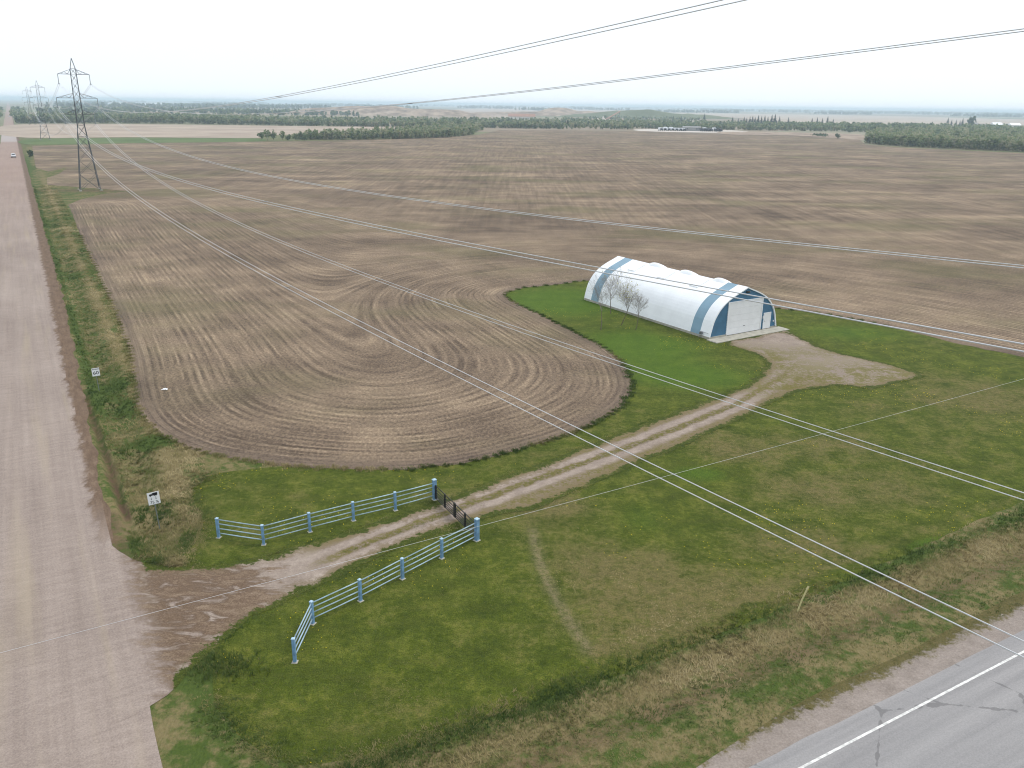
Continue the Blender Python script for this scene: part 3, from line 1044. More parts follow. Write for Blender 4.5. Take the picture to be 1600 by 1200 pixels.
MB().box(2.80, 2.94, .05, .16, .10, 4.16).box(8.62, 8.76, .05, .16, .10, 4.16).box(2.94, 8.62, .05, .16, 4.06, 4.16).build('door_frame', M['trim'], gd)
for k in range(5):
    MB().box(2.955, 8.605, .085, .15, .115 + k * .787, .115 + k * .787 + .775, .006).build('door_panel', M['door'], gd)
MB().box(5.6, 5.95, .06, .085, .95, 1.02).build('handle', M['grey'], gd)
md = MB().box(9.26, 10.30, .075, .13, .115, 2.03, .006).build('side_door', M['door'], bld)
MB().box(9.14, 9.25, .05, .17, .10, 2.14).box(10.31, 10.42, .05, .17, .10, 2.14).box(9.25, 10.31, .05, .17, 2.04, 2.14).build('door_frame', M['trim'], md)
MB().box(9.33, 9.40, .03, .075, 1.05, 1.12).box(9.33, 9.47, .03, .05, 1.07, 1.10).build('handle', M['grey'], md)
MB().box(9.00, 9.11, .05, .135, 1.45, 1.75, .01).build('switch_box', M['trim'], bld)
MB().box(10.94, 11.06, .04, .135, .82, 1.0, .01).build('outlet_box', M['trim'], bld)
gl = MB().box(5.62, 5.98, -.10, .13, 5.02, 5.24, .02).build('flood_light', M['dark'], bld)
MB().box(5.98, 6.20, -.02, .10, 5.04, 5.18, .01).build('lamp_lens', M['grey'], gl)
for y0, y1 in [(14.85, 17.6), (8.9, 11.65), (3.2, 5.65)]:
    # round-topped vent hood astride the ridge
    vs, fs = [], []
    ny, nx = 12, 9
    xs = np.linspace(5.35, BWID - 4.5, nx)
    for j in range(ny + 1):
        t = j / ny
        hump = .34 * math.sin(math.pi * t) ** .7
        for x in xs:
            ex = 1 - abs((x - (5.35 + BWID - 4.5) / 2) / ((BWID - 9.85) / 2)) ** 4
            vs.append((x, y0 + (y1 - y0) * t, arch_z(x) - .01 + hump * ex + .01))
    for j in range(ny):
        for i in range(nx - 1):
            fs.append((j * nx + i, j * nx + i + 1, (j + 1) * nx + i + 1, (j + 1) * nx + i))
    MB().add(vs, fs).build('ridge_vent', M['white'], bld, smooth=True)
    # low raised curb panel on the near slope, beside the hood
    yy0, yy1 = y1 + .30, y1 + 1.75
    xs2 = np.linspace(3.35, 5.25, 7)
    vs = [(x, y, arch_z(x) + dz) for dz in (-.02, .13) for x in xs2 for y in (yy0, yy1)]
    n2 = len(xs2) * 2
    fs = []
    for i in range(len(xs2) - 1):
        fs.append((n2 + 2 * i, n2 + 2 * i + 2, n2 + 2 * i + 3, n2 + 2 * i + 1))
        fs.append((2 * i, 2 * i + 2, n2 + 2 * i + 2, n2 + 2 * i))
        fs.append((2 * i + 1, n2 + 2 * i + 1, n2 + 2 * i + 3, 2 * i + 3))
    fs += [(0, n2, n2 + 1, 1), (n2 - 2, n2 - 1, 2 * n2 - 1, 2 * n2 - 2)]
    MB().add(vs, fs).build('roof_panel', M['white'], bld)
gm = MB().box(-.32, -.07, 1.05, 1.35, .42, .78, .03).build('gas_meter', M['grey'], bld)
MB().tube([(-.2, 1.2, .0), (-.2, 1.2, .42)], .03).tube([(-.2, 1.5, -.05), (-.2, 1.5, .62), (-.06, 1.5, .68)], .025).tube([(-.2, 1.35, .62), (-.2, 1.5, .62)], .03).tube([(-.12, .15, .75), (-.12, 1.0, .72)], .02).build('pipe', M['grey'], gm)

# ================================================================== FENCES AND GATE
def post_mesh(wd, h):
    mb = MB().box(-wd / 2, wd / 2, -wd / 2, wd / 2, -.3, h, .012)
    return mb.mesh('post')


def cap_mesh(wd, h):
    c = wd / 2 + .012
    mb = MB().box(-c, c, -c, c, h - .01, h + .035)
    mb.add([(-c, -c, h + .035), (c, -c, h + .035), (c, c, h + .035), (-c, c, h + .035), (0, 0, h + .085)], [(0, 1, 4), (1, 2, 4), (2, 3, 4), (3, 0, 4)])
    return mb.mesh('post_cap')


def foot_mesh(wd):
    c = wd / 2 + .07
    return MB().box(-c, c, -c, c, -.05, .035, .01).mesh('footing')


def pipe_fence(name, px, label, gate_end):
    pts = P(*px)
    o = empty(name, (pts[0][0], pts[0][1], 0))
    tag(o, label, 'fence')
    loc = pts - pts[0]
    small = (post_mesh(.15, 1.33), cap_mesh(.15, 1.33), foot_mesh(.15))
    big = (post_mesh(.24, 1.5), cap_mesh(.24, 1.5), foot_mesh(.24))
    for i, p in enumerate(loc):
        k = big if i == gate_end else small
        ang = math.atan2(*(loc[min(i + 1, len(loc) - 1)] - loc[max(i - 1, 0)])[::-1])
        a = link('post', k[0], M['fenceblue'], o, (p[0], p[1], 0))
        a.rotation_euler = (random.uniform(-.012, .012), random.uniform(-.012, .012), ang)
        link('post_cap', k[1], M['cap'], a)
        link('footing', k[2], M['concrete'], a)
    for i in range(len(loc) - 1):
        d = loc[i + 1] - loc[i]
        L = np.linalg.norm(d)
        e = d / L
        for z in (.33, .66, .98, 1.27):
            q0, q1 = loc[i] + e * .06, loc[i + 1] - e * .06
            dz0, dz1 = random.uniform(-.012, .012), random.uniform(-.012, .012)
            mid = (q0 + q1) / 2
            MB().tube([(q0[0], q0[1], z + dz0), (mid[0], mid[1], z - .008), (q1[0], q1[1], z + dz1)], .034, 8).build('rail', M['fencepipe'], o, smooth=True)
    return o


FL = [(342, 840), (412.3, 851), (484.5, 831), (552.5, 813.5), (618, 797.5), (679.5, 780.5)]
FR = [(461, 1034.5), (489, 974.5), (563.5, 939), (629, 904.5), (690.3, 872.3), (745, 844.3)]
pipe_fence('pipe_fence', FL, 'pale blue pipe fence on the field side of the driveway, bent at one end', 5)
pipe_fence('pipe_fence', FR, 'pale blue pipe fence on the lawn side of the driveway, bent towards the road', 5)
g0, g1 = P(FL[-1], FR[-1])
gd_ = (g1 - g0) / np.linalg.norm(g1 - g0)
gang = math.atan2(gd_[1], gd_[0])
gw = np.linalg.norm(g1 - g0)
for k, (s0, s1, lb) in enumerate([(.17, gw / 2 - .04, 'black steel gate leaf hung on the post of the field side fence'), (gw / 2 + .04, gw - .17, 'black steel gate leaf hung on the post of the lawn side fence')]):
    o = empty('gate_leaf', (g0[0] + gd_[0] * s0, g0[1] + gd_[1] * s0, 0), gang)
    tag(o, lb, 'gate', 'leaves of the black driveway gate')
    L = s1 - s0
    for x in (.03, L / 2, L - .03):
        MB().box(x - .05, x + .05, -.05, .05, .14, 1.16).build('upright', M['gate'], o)
    for z in (.17, .32, .48, .66, .86, 1.12):
        MB().tube([(.03, 0, z), (L - .03, 0, z)], .034, 6).build('bar', M['gate'], o)
    hx = -.02 if k == 0 else L + .02
    for hz_ in (.3, .95):
        MB().box(hx - .05, hx + .05, -.02, .02, hz_, hz_ + .06).build('hinge', M['grey'], o)
    if k == 0:
        MB().box(L - .03, L + .12, -.04, .04, .70, .74).build('latch', M['grey'], o)

# ================================================================== ROAD SIGNS
def text_mesh(body, size):
    cu = bpy.data.curves.new('t', 'FONT')
    cu.body = body
    cu.size = size
    cu.align_x = 'CENTER'
    cu.align_y = 'CENTER'
    cu.extrude = .001
    cu.offset = size * .010
    ob = bpy.data.objects.new('t', cu)
    COL.objects.link(ob)
    dg = bpy.context.evaluated_depsgraph_get()
    me = bpy.data.meshes.new_from_object(ob.evaluated_get(dg))
    bpy.data.objects.remove(ob)
    bpy.data.curves.remove(cu)
    return me


def sign(name, px, label, h, wd, ht, lean):
    p = gp(*px)
    z0 = float(ground_h(np.array([p[0]]), np.array([p[1]]))[0])
    o = empty(name, (p[0], p[1], z0), math.atan2(V[1], V[0]))
    tag(o, label, 'road sign')
    o.rotation_euler = (0, lean, math.atan2(V[1], V[0]))
    MB().box(-.032, .032, -.02, .02, -.2, h - .05).build('sign_post', M['post'], o)
    pl = MB().box(-wd / 2, wd / 2, -.034, -.021, h - ht, h, .004).build('sign_plate', M['signwhite'], o)
    return o, pl


def put_text(body, size, x, z, mat, parent, sx=1.0):
    ob = link('lettering', text_mesh(body, size), mat, parent, (x, -.0365, z))
    ob.rotation_euler = (math.pi / 2, 0, 0)
    ob.scale = (sx, 1, 1)
    return ob


s1, p1 = sign('speed_limit_sign', (154.5, 606.5), 'white speed limit sign reading MAXIMUM 60 in the road ditch', 2.32, .66, .78, -.03)
put_text('MAXIMUM', .135, 0, 2.20, M['signblack'], p1, .92)
put_text('60', .44, 0, 1.84, M['signblack'], p1, 1.15)
s2, p2 = sign('load_limit_sign', (248.5, 817.5), 'white load limit sign with a black truck and 75 % on dry grass', 2.66, .72, .86, -.05)
put_text('75 %', .26, 0, 1.95, M['signblack'], p2, 1.05)
tk = MB()
tk.box(-.24, -.06, -.038, -.0365, 2.43, 2.545)
tk.box(-.055, .25, -.0385, -.0365, 2.43, 2.61)
for cx in (-.17, .08, .17):
    tk.add([(cx + .045 * math.cos(a), -.039, 2.425 + .045 * math.sin(a)) for a in np.linspace(0, 2 * math.pi, 11)[:-1]], [tuple(range(10))])
tk.build('truck_symbol', M['signblack'], p2)
for cx in (-.15, .13):
    ar = MB()
    ar.box(cx - .012, cx + .012, -.038, -.0365, 2.20, 2.33)
    ar.add([(cx - .045, -.038, 2.205), (cx + .045, -.038, 2.205), (cx, -.038, 2.14)], [(0, 1, 2)])
    ar.build('axle_arrow', M['signblack'], p2)

# --- leaning marker and a scrap of litter
mp = gp(1245, 955)
o = empty('marker_post', (mp[0], mp[1], float(ground_h(np.array([mp[0]]), np.array([mp[1]]))[0])), 0)
tag(o, 'leaning pale yellow marker post in dry grass by the roadside ditch', 'marker post')
MB().tube([(0, 0, -.2), (.22, .10, .62), (.47, .22, 1.25)], .045, 8).build('shaft', M['yellow'], o)
MB().tube([(.47, .22, 1.25), (.56, .27, 1.42)], .055, 8).build('post_top', M['yellow'], o)
lp = gp(257.5, 609.5)
bag = MB()
vs = []
for j in range(5):
    for i in range(7):
        vs.append((lp[0] - .27 + i * .09 + random.uniform(-.04, .04), lp[1] - .16 + j * .08 + random.uniform(-.04, .04), .03 + .22 * random.random() * math.sin(math.pi * (i + .5) / 7) * math.sin(math.pi * (j + .5) / 5) + .03))
bag.add(vs, [(j * 7 + i, j * 7 + i + 1, j * 7 + i + 8, j * 7 + i + 7) for j in range(4) for i in range(6)])
bo = bag.build('plastic_bag', M['bag'])
tag(bo, 'crumpled white plastic bag lying on the stubble field', 'litter')
# ================================================================== PYLONS AND WIRES
ARMS = [(21.7, 3.95), (26.2, 5.35), (32.7, 4.1)]


def pylon_half(z):
    return float(np.interp(z, [0, 18.5, 33.9, 37.0], [2.75, .95, .72, .06]))


def make_pylon():
    o = empty('transmission_tower', (0, 0, 0), math.atan2(V[1], V[0]))
    lev = [0, 4.6, 8.6, 12.2, 15.4, 18.5, 21.7, 24.0, 26.2, 28.4, 30.6, 32.7, 34.2, 37.0]
    for sx in (-1, 1):
        for sy in (-1, 1):
            pts = [(sx * pylon_half(z), sy * pylon_half(z), z) for z in (-.3, 18.5, 33.9, 37.0)]
            MB().tube(pts, [.14, .11, .09, .06], 4).build('leg', M['steel'], o)
    br = MB()
    for z0, z1 in zip(lev[:-1], lev[1:]):
        a, b = pylon_half(z0), pylon_half(z1)
        rr = .05 if z0 < 18 else .042
        for k in range(4):
            ca, sa_ = [(1, 0), (0, 1), (-1, 0), (0, -1)][k]
            R = lambda x, y, z: (x * ca - y * sa_, x * sa_ + y * ca, z)
            br.tube([R(-a, -a, z0), R(b, -b, z1)], rr, 4, False)
            br.tube([R(a, -a, z0), R(-b, -b, z1)], rr, 4, False)
            br.tube([R(-b, -b, z1), R(b, -b, z1)], rr, 4, False)
    br.build('bracing', M['steel'], o)
    for z, hw in ARMS:
        for s in (-1, 1):
            h = pylon_half(z)
            ht = pylon_half(z + 1.3)
            ab = MB()
            for sy in (-1, 1):
                ab.tube([(s * h, sy * h, z), (s * hw, 0, z)], .085, 4)
                ab.tube([(s * ht, sy * ht, z + 1.3), (s * hw, 0, z)], .06, 4)
                for k in range(4):
                    t0, t1 = k / 4, (k + 1) / 4
                    lo = lambda t: (s * (h + (hw - h) * t), sy * h * (1 - t), z)
                    up = lambda t: (s * (ht + (hw - ht) * t), sy * ht * (1 - t), z + 1.3 * (1 - t))
                    ab.tube([lo(t0), up(t1)] if k % 2 else [up(t0), lo(t1)], .04, 4, False)
            arm = ab.build('cross_arm', M['steel'], o)
            st = MB()
            zz = np.linspace(0, 2.55, 23)
            st.tube([(s * hw, 0, z - .05 - q) for q in zz], [.13 if i % 2 else .05 for i in range(23)], 8)
            st.box(s * hw - .26, s * hw + .26, -.04, .04, z - 2.75, z - 2.6)
            st.build('insulator_string', M['insul'], o)
    for sx in (-1, 1):
        for sy in (-1, 1):
            MB().box(sx * 2.78 - .4, sx * 2.78 + .4, sy * 2.78 - .4, sy * 2.78 + .4, -.5, .25, .03).build('footing', M['concrete'], o)
    return o


LINE_B, SPAN, A1 = 17.35, 366.0, 285.0
py = make_pylon()
pg = 'lattice towers of the power line'
for k, lb in enumerate(['tall grey lattice power tower standing at the corner of the stubble field', 'hazy lattice power tower standing on the green strip, second along the line', 'faint lattice power tower farthest along the line']):
    o = py if k == 0 else copy_tree(py)
    q = AB(A1 + k * SPAN, LINE_B)
    o.location = (q[0], q[1], 0)
    tag(o, lb, 'power tower', pg)

BUND = [  # name, offset, near-span parabola k2, lowest height, its place, label
    (-1, 0, 13.15, .000245, 13.50, 135.5, 'twin wires sweeping over the driveway and lawn, lowest on the road side'),
    (1, 0, 20.95, .00028, 12.20, 137.0, 'twin wires crossing the lawn below the arched building to the far right edge'),
    (-1, 1, 12.00, .00024, 18.44, 141.3, 'twin wires passing in front of the arched building roof'),
    (1, 1, 22.45, .00027, 18.13, 134.0, 'twin wires crossing the open field behind the arched building'),
    (-1, 2, 13.35, .00025, 24.40, 136.0, 'faint high twin wires rising into the sky nearer the tower'),
    (1, 2, 21.35, .00025, 24.35, 131.0, 'faint high twin wires rising into the sky over the middle of the field'),
]
for s, lev, b0, k2, zm, am, lb in BUND:
    z, hw = ARMS[lev]
    bt, zt = LINE_B + s * hw, z - 2.7
    z1 = zm + k2 * (A1 - am) ** 2
    o = empty('power_line', (*AB(A1, bt), zt))
    tag(o, lb, 'power line', 'twin wire bundles strung between the towers')
    base = np.array([*AB(A1, bt), zt])
    for e in (-.23, .23):
        pts = []
        for a in np.concatenate([np.arange(-80, 60, 2.5), np.arange(60, A1, 6.0), [A1]]):
            t = a / A1
            bb_ = b0 + (bt - b0) * max(0.0, t) ** 3
            pts.append(np.array([*AB(a, bb_ + e), zm + k2 * (a - am) ** 2 + (zt - z1) * max(0, t) ** 3]) - base)
        for k in range(2):
            for a in np.linspace(0, SPAN, 41)[1:]:
                pts.append(np.array([*AB(A1 + k * SPAN + a, bt + e), zt + .00025 * a * (a - SPAN)]) - base)
        rad = [.012 + .00008 * max(0, np.linalg.norm((p + base)[:2])) for p in pts]
        rad = [min(r, .034) for r in rad]
        MB().tube(pts, rad, 5).build('conductor', M['wire'], o, smooth=True)
    sp = MB()
    for a in np.arange(-60, A1, 55):
        zz_ = zm + k2 * (a - am) ** 2
        q0, q1 = np.array([*AB(a, b0 - .23), zz_]) - base, np.array([*AB(a, b0 + .23), zz_]) - base
        sp.tube([q0, q1], .018, 4)
    sp.build('spacer', M['grey'], o)

# --- single thin wire along the paved road, on wooden poles beyond the frame
wl0, wl1 = (-34.0, 29.3), (120.0, 32.6)
pts = []
for t in np.linspace(0, 1, 60):
    b_, a_ = wl0[0] + (wl1[0] - wl0[0]) * t, wl0[1] + (wl1[1] - wl0[1]) * t
    pts.append((*AB(a_, b_), 7.5 + .9 * ((2 * t - 1) ** 2) * .6))
so_ = MB().tube(pts, .006, 5).build('service_wire', M['wire'], None, smooth=True)
tag(so_, 'single thin service wire crossing low over the fence and lawn', 'service wire')
for (b_, a_), lb in ((wl0, 'wooden utility pole west of the gravel road'), (wl1, 'wooden utility pole east of the lawn by the paved road')):
    q = AB(a_, b_)
    o = empty('utility_pole', (q[0], q[1], 0))
    tag(o, lb, 'utility pole', 'wooden utility poles')
    MB().tube([(0, 0, -.5), (0, 0, 8.6)], [.16, .11], 10).build('pole', M['wood'], o, smooth=True)
    MB().tube([(0, 0, 8.0), (0, -.02, 8.06)], .05, 8).build('insulator', M['insul'], o)

# ================================================================== CARS
def make_car():
    o = empty('car', (0, 0, 0))
    body = [(-2.3, .38), (-2.3, .78), (-2.22, 1.02), (-1.15, 1.10), (1.9, 1.12), (2.28, 1.05), (2.34, .75), (2.3, .36)]
    mb = MB()
    n = len(body)
    rows = []
    for w_, ins in ((-.92, .06), (-.86, 0), (.86, 0), (.92, .06)):
        rows.append([(x * (1 - ins * .3), w_, z - (ins * .5 if z > .9 else 0)) for x, z in body])
    rows = [rows[0], rows[1], rows[2], rows[3]]
    vs = [p for r in rows for p in r]
    fs = [tuple(range(n))[::-1], tuple(range(3 * n, 4 * n))]
    for k in range(3):
        for i in range(n):
            fs.append((k * n + i, k * n + (i + 1) % n, (k + 1) * n + (i + 1) % n, (k + 1) * n + i))
    mb.add(vs, fs)
    mb.build('body', M['carwhite'], o)
    cab = [(-1.05, 1.05, .84), (-.25, 1.68, .68), (1.55, 1.70, .68), (2.15, 1.08, .80)]
    cb = MB()
    cb.add([(x, s * w_, z) for s in (-1, 1) for x, z, w_ in cab], [(0, 1, 2, 3), (7, 6, 5, 4), (1, 5, 6, 2), (0, 4, 5, 1), (3, 2, 6, 7), (0, 3, 7, 4)])
    cabin = cb.build('cabin', M['carwhite'], o)
    def lerp(p, q, t):
        return tuple(np.array(p) + (np.array(q) - np.array(p)) * t)
    for (i0, i1) in ((0, 1), (3, 2)):
        A_, B_ = cab[i0], cab[i1]
        lo, hi = lerp(A_, B_, .15), lerp(A_, B_, .88)
        dx = -.02 if i0 == 0 else .02
        MB().add([(lo[0] + dx, -lo[2] + .1, lo[1] + .015), (lo[0] + dx, lo[2] - .1, lo[1] + .015), (hi[0] + dx, hi[2] - .08, hi[1] + .015), (hi[0] + dx, -hi[2] + .08, hi[1] + .015)], [(0, 1, 2, 3)]).build('windscreen', M['glass'], cabin)
    for s in (-1, 1):
        for x0, x1 in ((-.55, .45), (.55, 1.6)):
            MB().add([(x0 - .25 * (x0 < 0), s * .835, 1.14), (x1 + .25 * (x1 > 1), s * .835, 1.14), (x1, s * .71, 1.6), (x0 + .2 * (x0 < 0), s * .71, 1.6)], [(0, 1, 2, 3)]).build('side_window', M['glass'], cabin)
        for x in (-1.45, 1.45):
            wb = MB().tube([(x, s * .70, .36), (x, s * .94, .36)], .36, 16)
            wh = wb.build('wheel', M['tyre'], o)
            MB().tube([(x, s * .93, .36), (x, s * .955, .36)], .2, 12).build('rim', M['grey'], wh)
        MB().box(2.30, 2.36, s * .78 - .1, s * .78 + .1, .82, 1.0).build('tail_light', M['red'], o)
        MB().box(-2.35, -2.27, s * .68 - .17, s * .68 + .17, .70, .86).build('headlight', M['signwhite'], o)
        MB().box(-.95, -.80, s * .98 - .09, s * .98 + .09, 1.08, 1.2).build('mirror', M['carwhite'], o)
    MB().box(-2.38, -2.28, -.85, .85, .38, .56).box(2.28, 2.38, -.85, .85, .38, .6).build('bumper', M['dark'], o)
    return o


ca = make_car()
q = gp(21.5, 246)
ca.location = (q[0], q[1], .052)
ca.rotation_euler = (0, 0, math.atan2(-U[1], -U[0]) + math.pi)
tag(ca, 'white car driving on the gravel road level with the power tower', 'car', 'cars on the gravel road')
cb_ = copy_tree(ca)
q = AB(1450, -2.5)
cb_.location = (q[0], q[1], .052)
tag(cb_, 'tiny white car far up the gravel road near the trees', 'car', 'cars on the gravel road')
# ================================================================== VEGETATION
def mat_leaf(name, stops, trans=.25):
    t = NT(name)
    tint = t.attr('tint')
    n = t.noise(1.3, detail=2)
    c = t.ramp(t.math('ADD', tint, t.math('MULTIPLY', t.math('SUBTRACT', n, .5), .25)), stops)
    m_ = t.done(c, .85, .12)
    if trans:
        tr = t.n.new('ShaderNodeBsdfTranslucent')
        t.l.new(c, tr.inputs[0])
        mxs = t.n.new('ShaderNodeMixShader')
        mxs.inputs[0].default_value = trans
        t.l.new(t.bsdf.outputs[0], mxs.inputs[1])
        t.l.new(tr.outputs[0], mxs.inputs[2])
        t.l.new(mxs.outputs[0], t.out.inputs[0])
    return m_


M['aspen'] = mat_leaf('aspen_leaves', [(0, srgb(68, 82, 62)), (.35, srgb(100, 116, 82)), (.7, srgb(132, 144, 102)), (1, srgb(164, 160, 132))], .45)
M['spruce'] = mat_leaf('spruce_needles', [(0, srgb(26, 38, 30)), (.5, srgb(38, 54, 40)), (1, srgb(56, 72, 52))], .1)
M['grassblade'] = mat_leaf('grass_blades', [(0, srgb(54, 72, 28)), (.3, srgb(84, 98, 46)), (.5, srgb(118, 114, 70)), (.75, srgb(152, 138, 98)), (1, srgb(182, 166, 128))], .3)
M['bud'] = mat_leaf('spring_buds', [(0, srgb(150, 150, 70)), (1, srgb(196, 190, 110))], .3)
M['twig'] = plain('grey_twigs', srgb(128, 119, 110), .9, .1, 0, .2, 5)
M['dandelion'] = plain('dandelion_yellow', srgb(206, 186, 40), .8, .1, 0, .1, 6)


def leaf_crown(r, n, rx, rz, zc, size, lobes=5):
    """quads spread through lobes of a crown; returns verts (n*4,3), tint (n*4)"""
    L = r.normal(size=(lobes, 3))
    L /= np.linalg.norm(L, axis=1)[:, None]
    L *= np.array([rx, rx, rz]) * .5
    k = r.integers(0, lobes, n)
    d = r.normal(size=(n, 3))
    d /= np.linalg.norm(d, axis=1)[:, None]
    rad = r.random(n)[:, None] ** .45
    c = L[k] + d * rad * np.array([rx, rx, rz]) * r.uniform(.42, .7, lobes)[k][:, None]
    c[:, 2] += zc
    t1 = r.normal(size=(n, 3))
    t1 /= np.linalg.norm(t1, axis=1)[:, None]
    t2 = np.cross(t1, r.normal(size=(n, 3)))
    t2 /= np.linalg.norm(t2, axis=1)[:, None]
    s = (size * r.uniform(.6, 1.3, n))[:, None]
    v = np.stack([c - t1 * s - t2 * s * .6, c + t1 * s * .8 - t2 * s * .7, c + t1 * s * 1.1 + t2 * s * .5, c - t1 * s * .6 + t2 * s * .8], 1)
    tint = np.repeat(np.clip(r.normal(0, .16, n), -.4, .4), 4)
    return v.reshape(-1, 3), tint


def trunk_np(h, r0, r1=.02, n=4, lean=(0, 0)):
    a = np.arange(n) / n * 2 * math.pi
    v = np.concatenate([np.stack([r0 * np.cos(a), r0 * np.sin(a), np.zeros(n)], 1), np.stack([lean[0] + r1 * np.cos(a), lean[1] + r1 * np.sin(a), np.full(n, h)], 1)])
    f = np.array([[i, (i + 1) % n, n + (i + 1) % n, n + i] for i in range(n)])
    return v, f


def sample_poly(poly, n, r):
    lo, hi = poly.min(0), poly.max(0)
    out = np.zeros((0, 2))
    while len(out) < n:
        p = lo + (hi - lo) * r.random((n * 3, 2))
        out = np.concatenate([out, p[inside(poly, p[:, 0], p[:, 1])]])
    return out[:n]


def woodland(name, px, n, h, seed, label, quads=60, size=.75, spread=.30, base_tint=.5, front=0, mat='aspen', zbase=0.0):
    r = np.random.default_rng(seed)
    poly = P(*px)
    pts = sample_poly(poly, n, r)
    if front:
        e = []
        ne_ = len(px) // 2
        for i in range(front):
            k = r.integers(0, max(1, ne_ - 1))
            t = r.random()
            e.append(poly[k] * (1 - t) + poly[k + 1] * t + r.normal(0, 1.8, 2))
        pts = np.concatenate([pts, np.array(e)])
    temps = []
    for k in range(7):
        zc = r.uniform(.46, .56)
        cv, ct = leaf_crown(r, quads, spread * r.uniform(.8, 1.25), r.uniform(.42, .52), zc, size / h, lobes=int(r.integers(4, 8)))
        cv[:, 2] = np.clip(cv[:, 2], .05, 1.1)
        temps.append((cv, ct))
    V_, T_, TV, TF = [], [], [], []
    off = 0
    for p in pts:
        cv, ct = temps[r.integers(0, 7)]
        s = h * r.uniform(.5, 1.22)
        w_ = s * r.uniform(.85, 1.25)
        a = r.uniform(0, 6.283)
        c_, s_ = math.cos(a), math.sin(a)
        x, y = cv[:, 0] * c_ - cv[:, 1] * s_, cv[:, 0] * s_ + cv[:, 1] * c_
        V_.append(np.stack([x * w_ + p[0], y * w_ + p[1], cv[:, 2] * s + zbase], 1))
        T_.append(ct + base_tint + .10 + r.normal(0, .2))
        tv, tf = trunk_np(s * .75, s * .016, n=3)
        TV.append(tv + np.array([p[0], p[1], zbase]))
        TF.append(tf + off)
        off += len(tv)
    v = np.concatenate(V_)
    f = np.arange(len(v)).reshape(-1, 4)
    o = link(name, np_mesh(name, v, f, {'tint': np.concatenate(T_)}), M[mat])
    tag(o, label, 'woodland', kind='stuff')
    tr = link('trunks', np_mesh('trunks', np.concatenate(TV), np.concatenate(TF)), M['bark'], o)
    tr['kind'] = 'stuff'
    return o


# the wood at the right edge of the field (front edge listed first, then the back)
woodland('woodland', [(1354, 224), (1420, 229), (1500, 233), (1600, 237), (1740, 243), (1740, 214), (1600, 211), (1480, 209), (1380, 209), (1352, 211)], 1700, 8.0, 21,
         'dense pale green aspen wood at the right edge of the field', 62, .62, front=380, base_tint=.6)
woodland('woodland', [(1355, 207), (1480, 208), (1600, 210), (1700, 212), (1700, 206), (1600, 204.5), (1450, 200), (1250, 197), (1190, 199)], 1000, 7.5, 22,
         'hazy green wood behind the pale aspen wood', 36, 1.2, base_tint=.45)
woodland('woodland', [(1000, 201), (1100, 202.5), (1200, 204), (1340, 206), (1340, 199), (1200, 196), (1100, 194), (990, 192.5)], 950, 7.0, 23,
         'hazy green wood behind the truck yard', 38, 1.0, base_tint=.5, front=140)
# scrub belt running into the field from the tree line
woodland('woodland', [(470, 218.5), (560, 218), (640, 216.5), (700, 214.5), (738, 210), (756, 203), (700, 201), (640, 206), (590, 211), (500, 215)], 760, 6.5, 24,
         'olive aspen scrub jutting into the middle of the field', 60, .62, front=260, base_tint=.62)
# long belt across the back of the fields
woodland('woodland', [(28, 193), (120, 192.5), (250, 193), (400, 195.5), (400, 187), (250, 184), (120, 184), (40, 187)], 1100, 8.5, 25,
         'dark green tree belt behind the striped tan field', 44, .85, front=380, base_tint=.45)
woodland('woodland', [(400, 195.5), (520, 197.5), (640, 199), (760, 200), (880, 202), (1000, 203), (1000, 194), (880, 192.5), (760, 190), (560, 188), (400, 187)], 1600, 7.0, 26,
         'long tree belt behind the middle of the field', 40, .95, front=420, base_tint=.5)
woodland('woodland', [(60, 181), (140, 179), (240, 178), (420, 181), (560, 182), (560, 178), (400, 175), (250, 171.5), (140, 171), (60, 174)], 650, 10.0, 27,
         'second hazy tree belt beyond the first on the road side', 26, 2.0, base_tint=.2)
woodland('woodland', [(70, 168.5), (200, 169.5), (420, 171), (520, 171), (500, 166.5), (300, 165.5), (90, 164.5)], 700, 13.0, 28, 'blue hazy woods far behind the belts on the road side', 22, 3.6, base_tint=.0)
woodland('woodland', [(500, 165.8), (700, 166.6), (900, 168.4), (1090, 171.5), (1090, 169.5), (900, 166.8), (700, 164.6), (500, 163.6)], 700, 15.0, 29, 'thin blue line of woods on the horizon over the spoil heaps', 24, 6.0, base_tint=.0)
woodland('woodland', [(1090, 173), (1200, 175.8), (1380, 178.2), (1500, 180.6), (1650, 185), (1650, 180.5), (1450, 176.8), (1250, 173.2), (1100, 171.5)], 900, 15.0, 30, 'blue green tree line along the far rise over the pale fallow field', 24, 4.5, base_tint=.05)
woodland('woodland', [(-40, 186), (2, 184), (4, 175), (-40, 177)], 120, 9.0, 31, 'trees along the far side of the gravel road', 30, 1.6, base_tint=.4)
woodland('woodland', [(18, 185), (34, 190), (44, 184), (40, 174), (20, 172)], 110, 8.0, 32, 'scrubby trees beside the far end of the gravel road', 30, 1.4, base_tint=.45)
woodland('woodland', [(760, 190), (880, 191.5), (1000, 193), (1100, 194), (1100, 187), (960, 183), (830, 189), (760, 188)], 330, 5.0, 33, 'low green scrub on the slope under the conveyor', 24, 1.6, base_tint=.5)


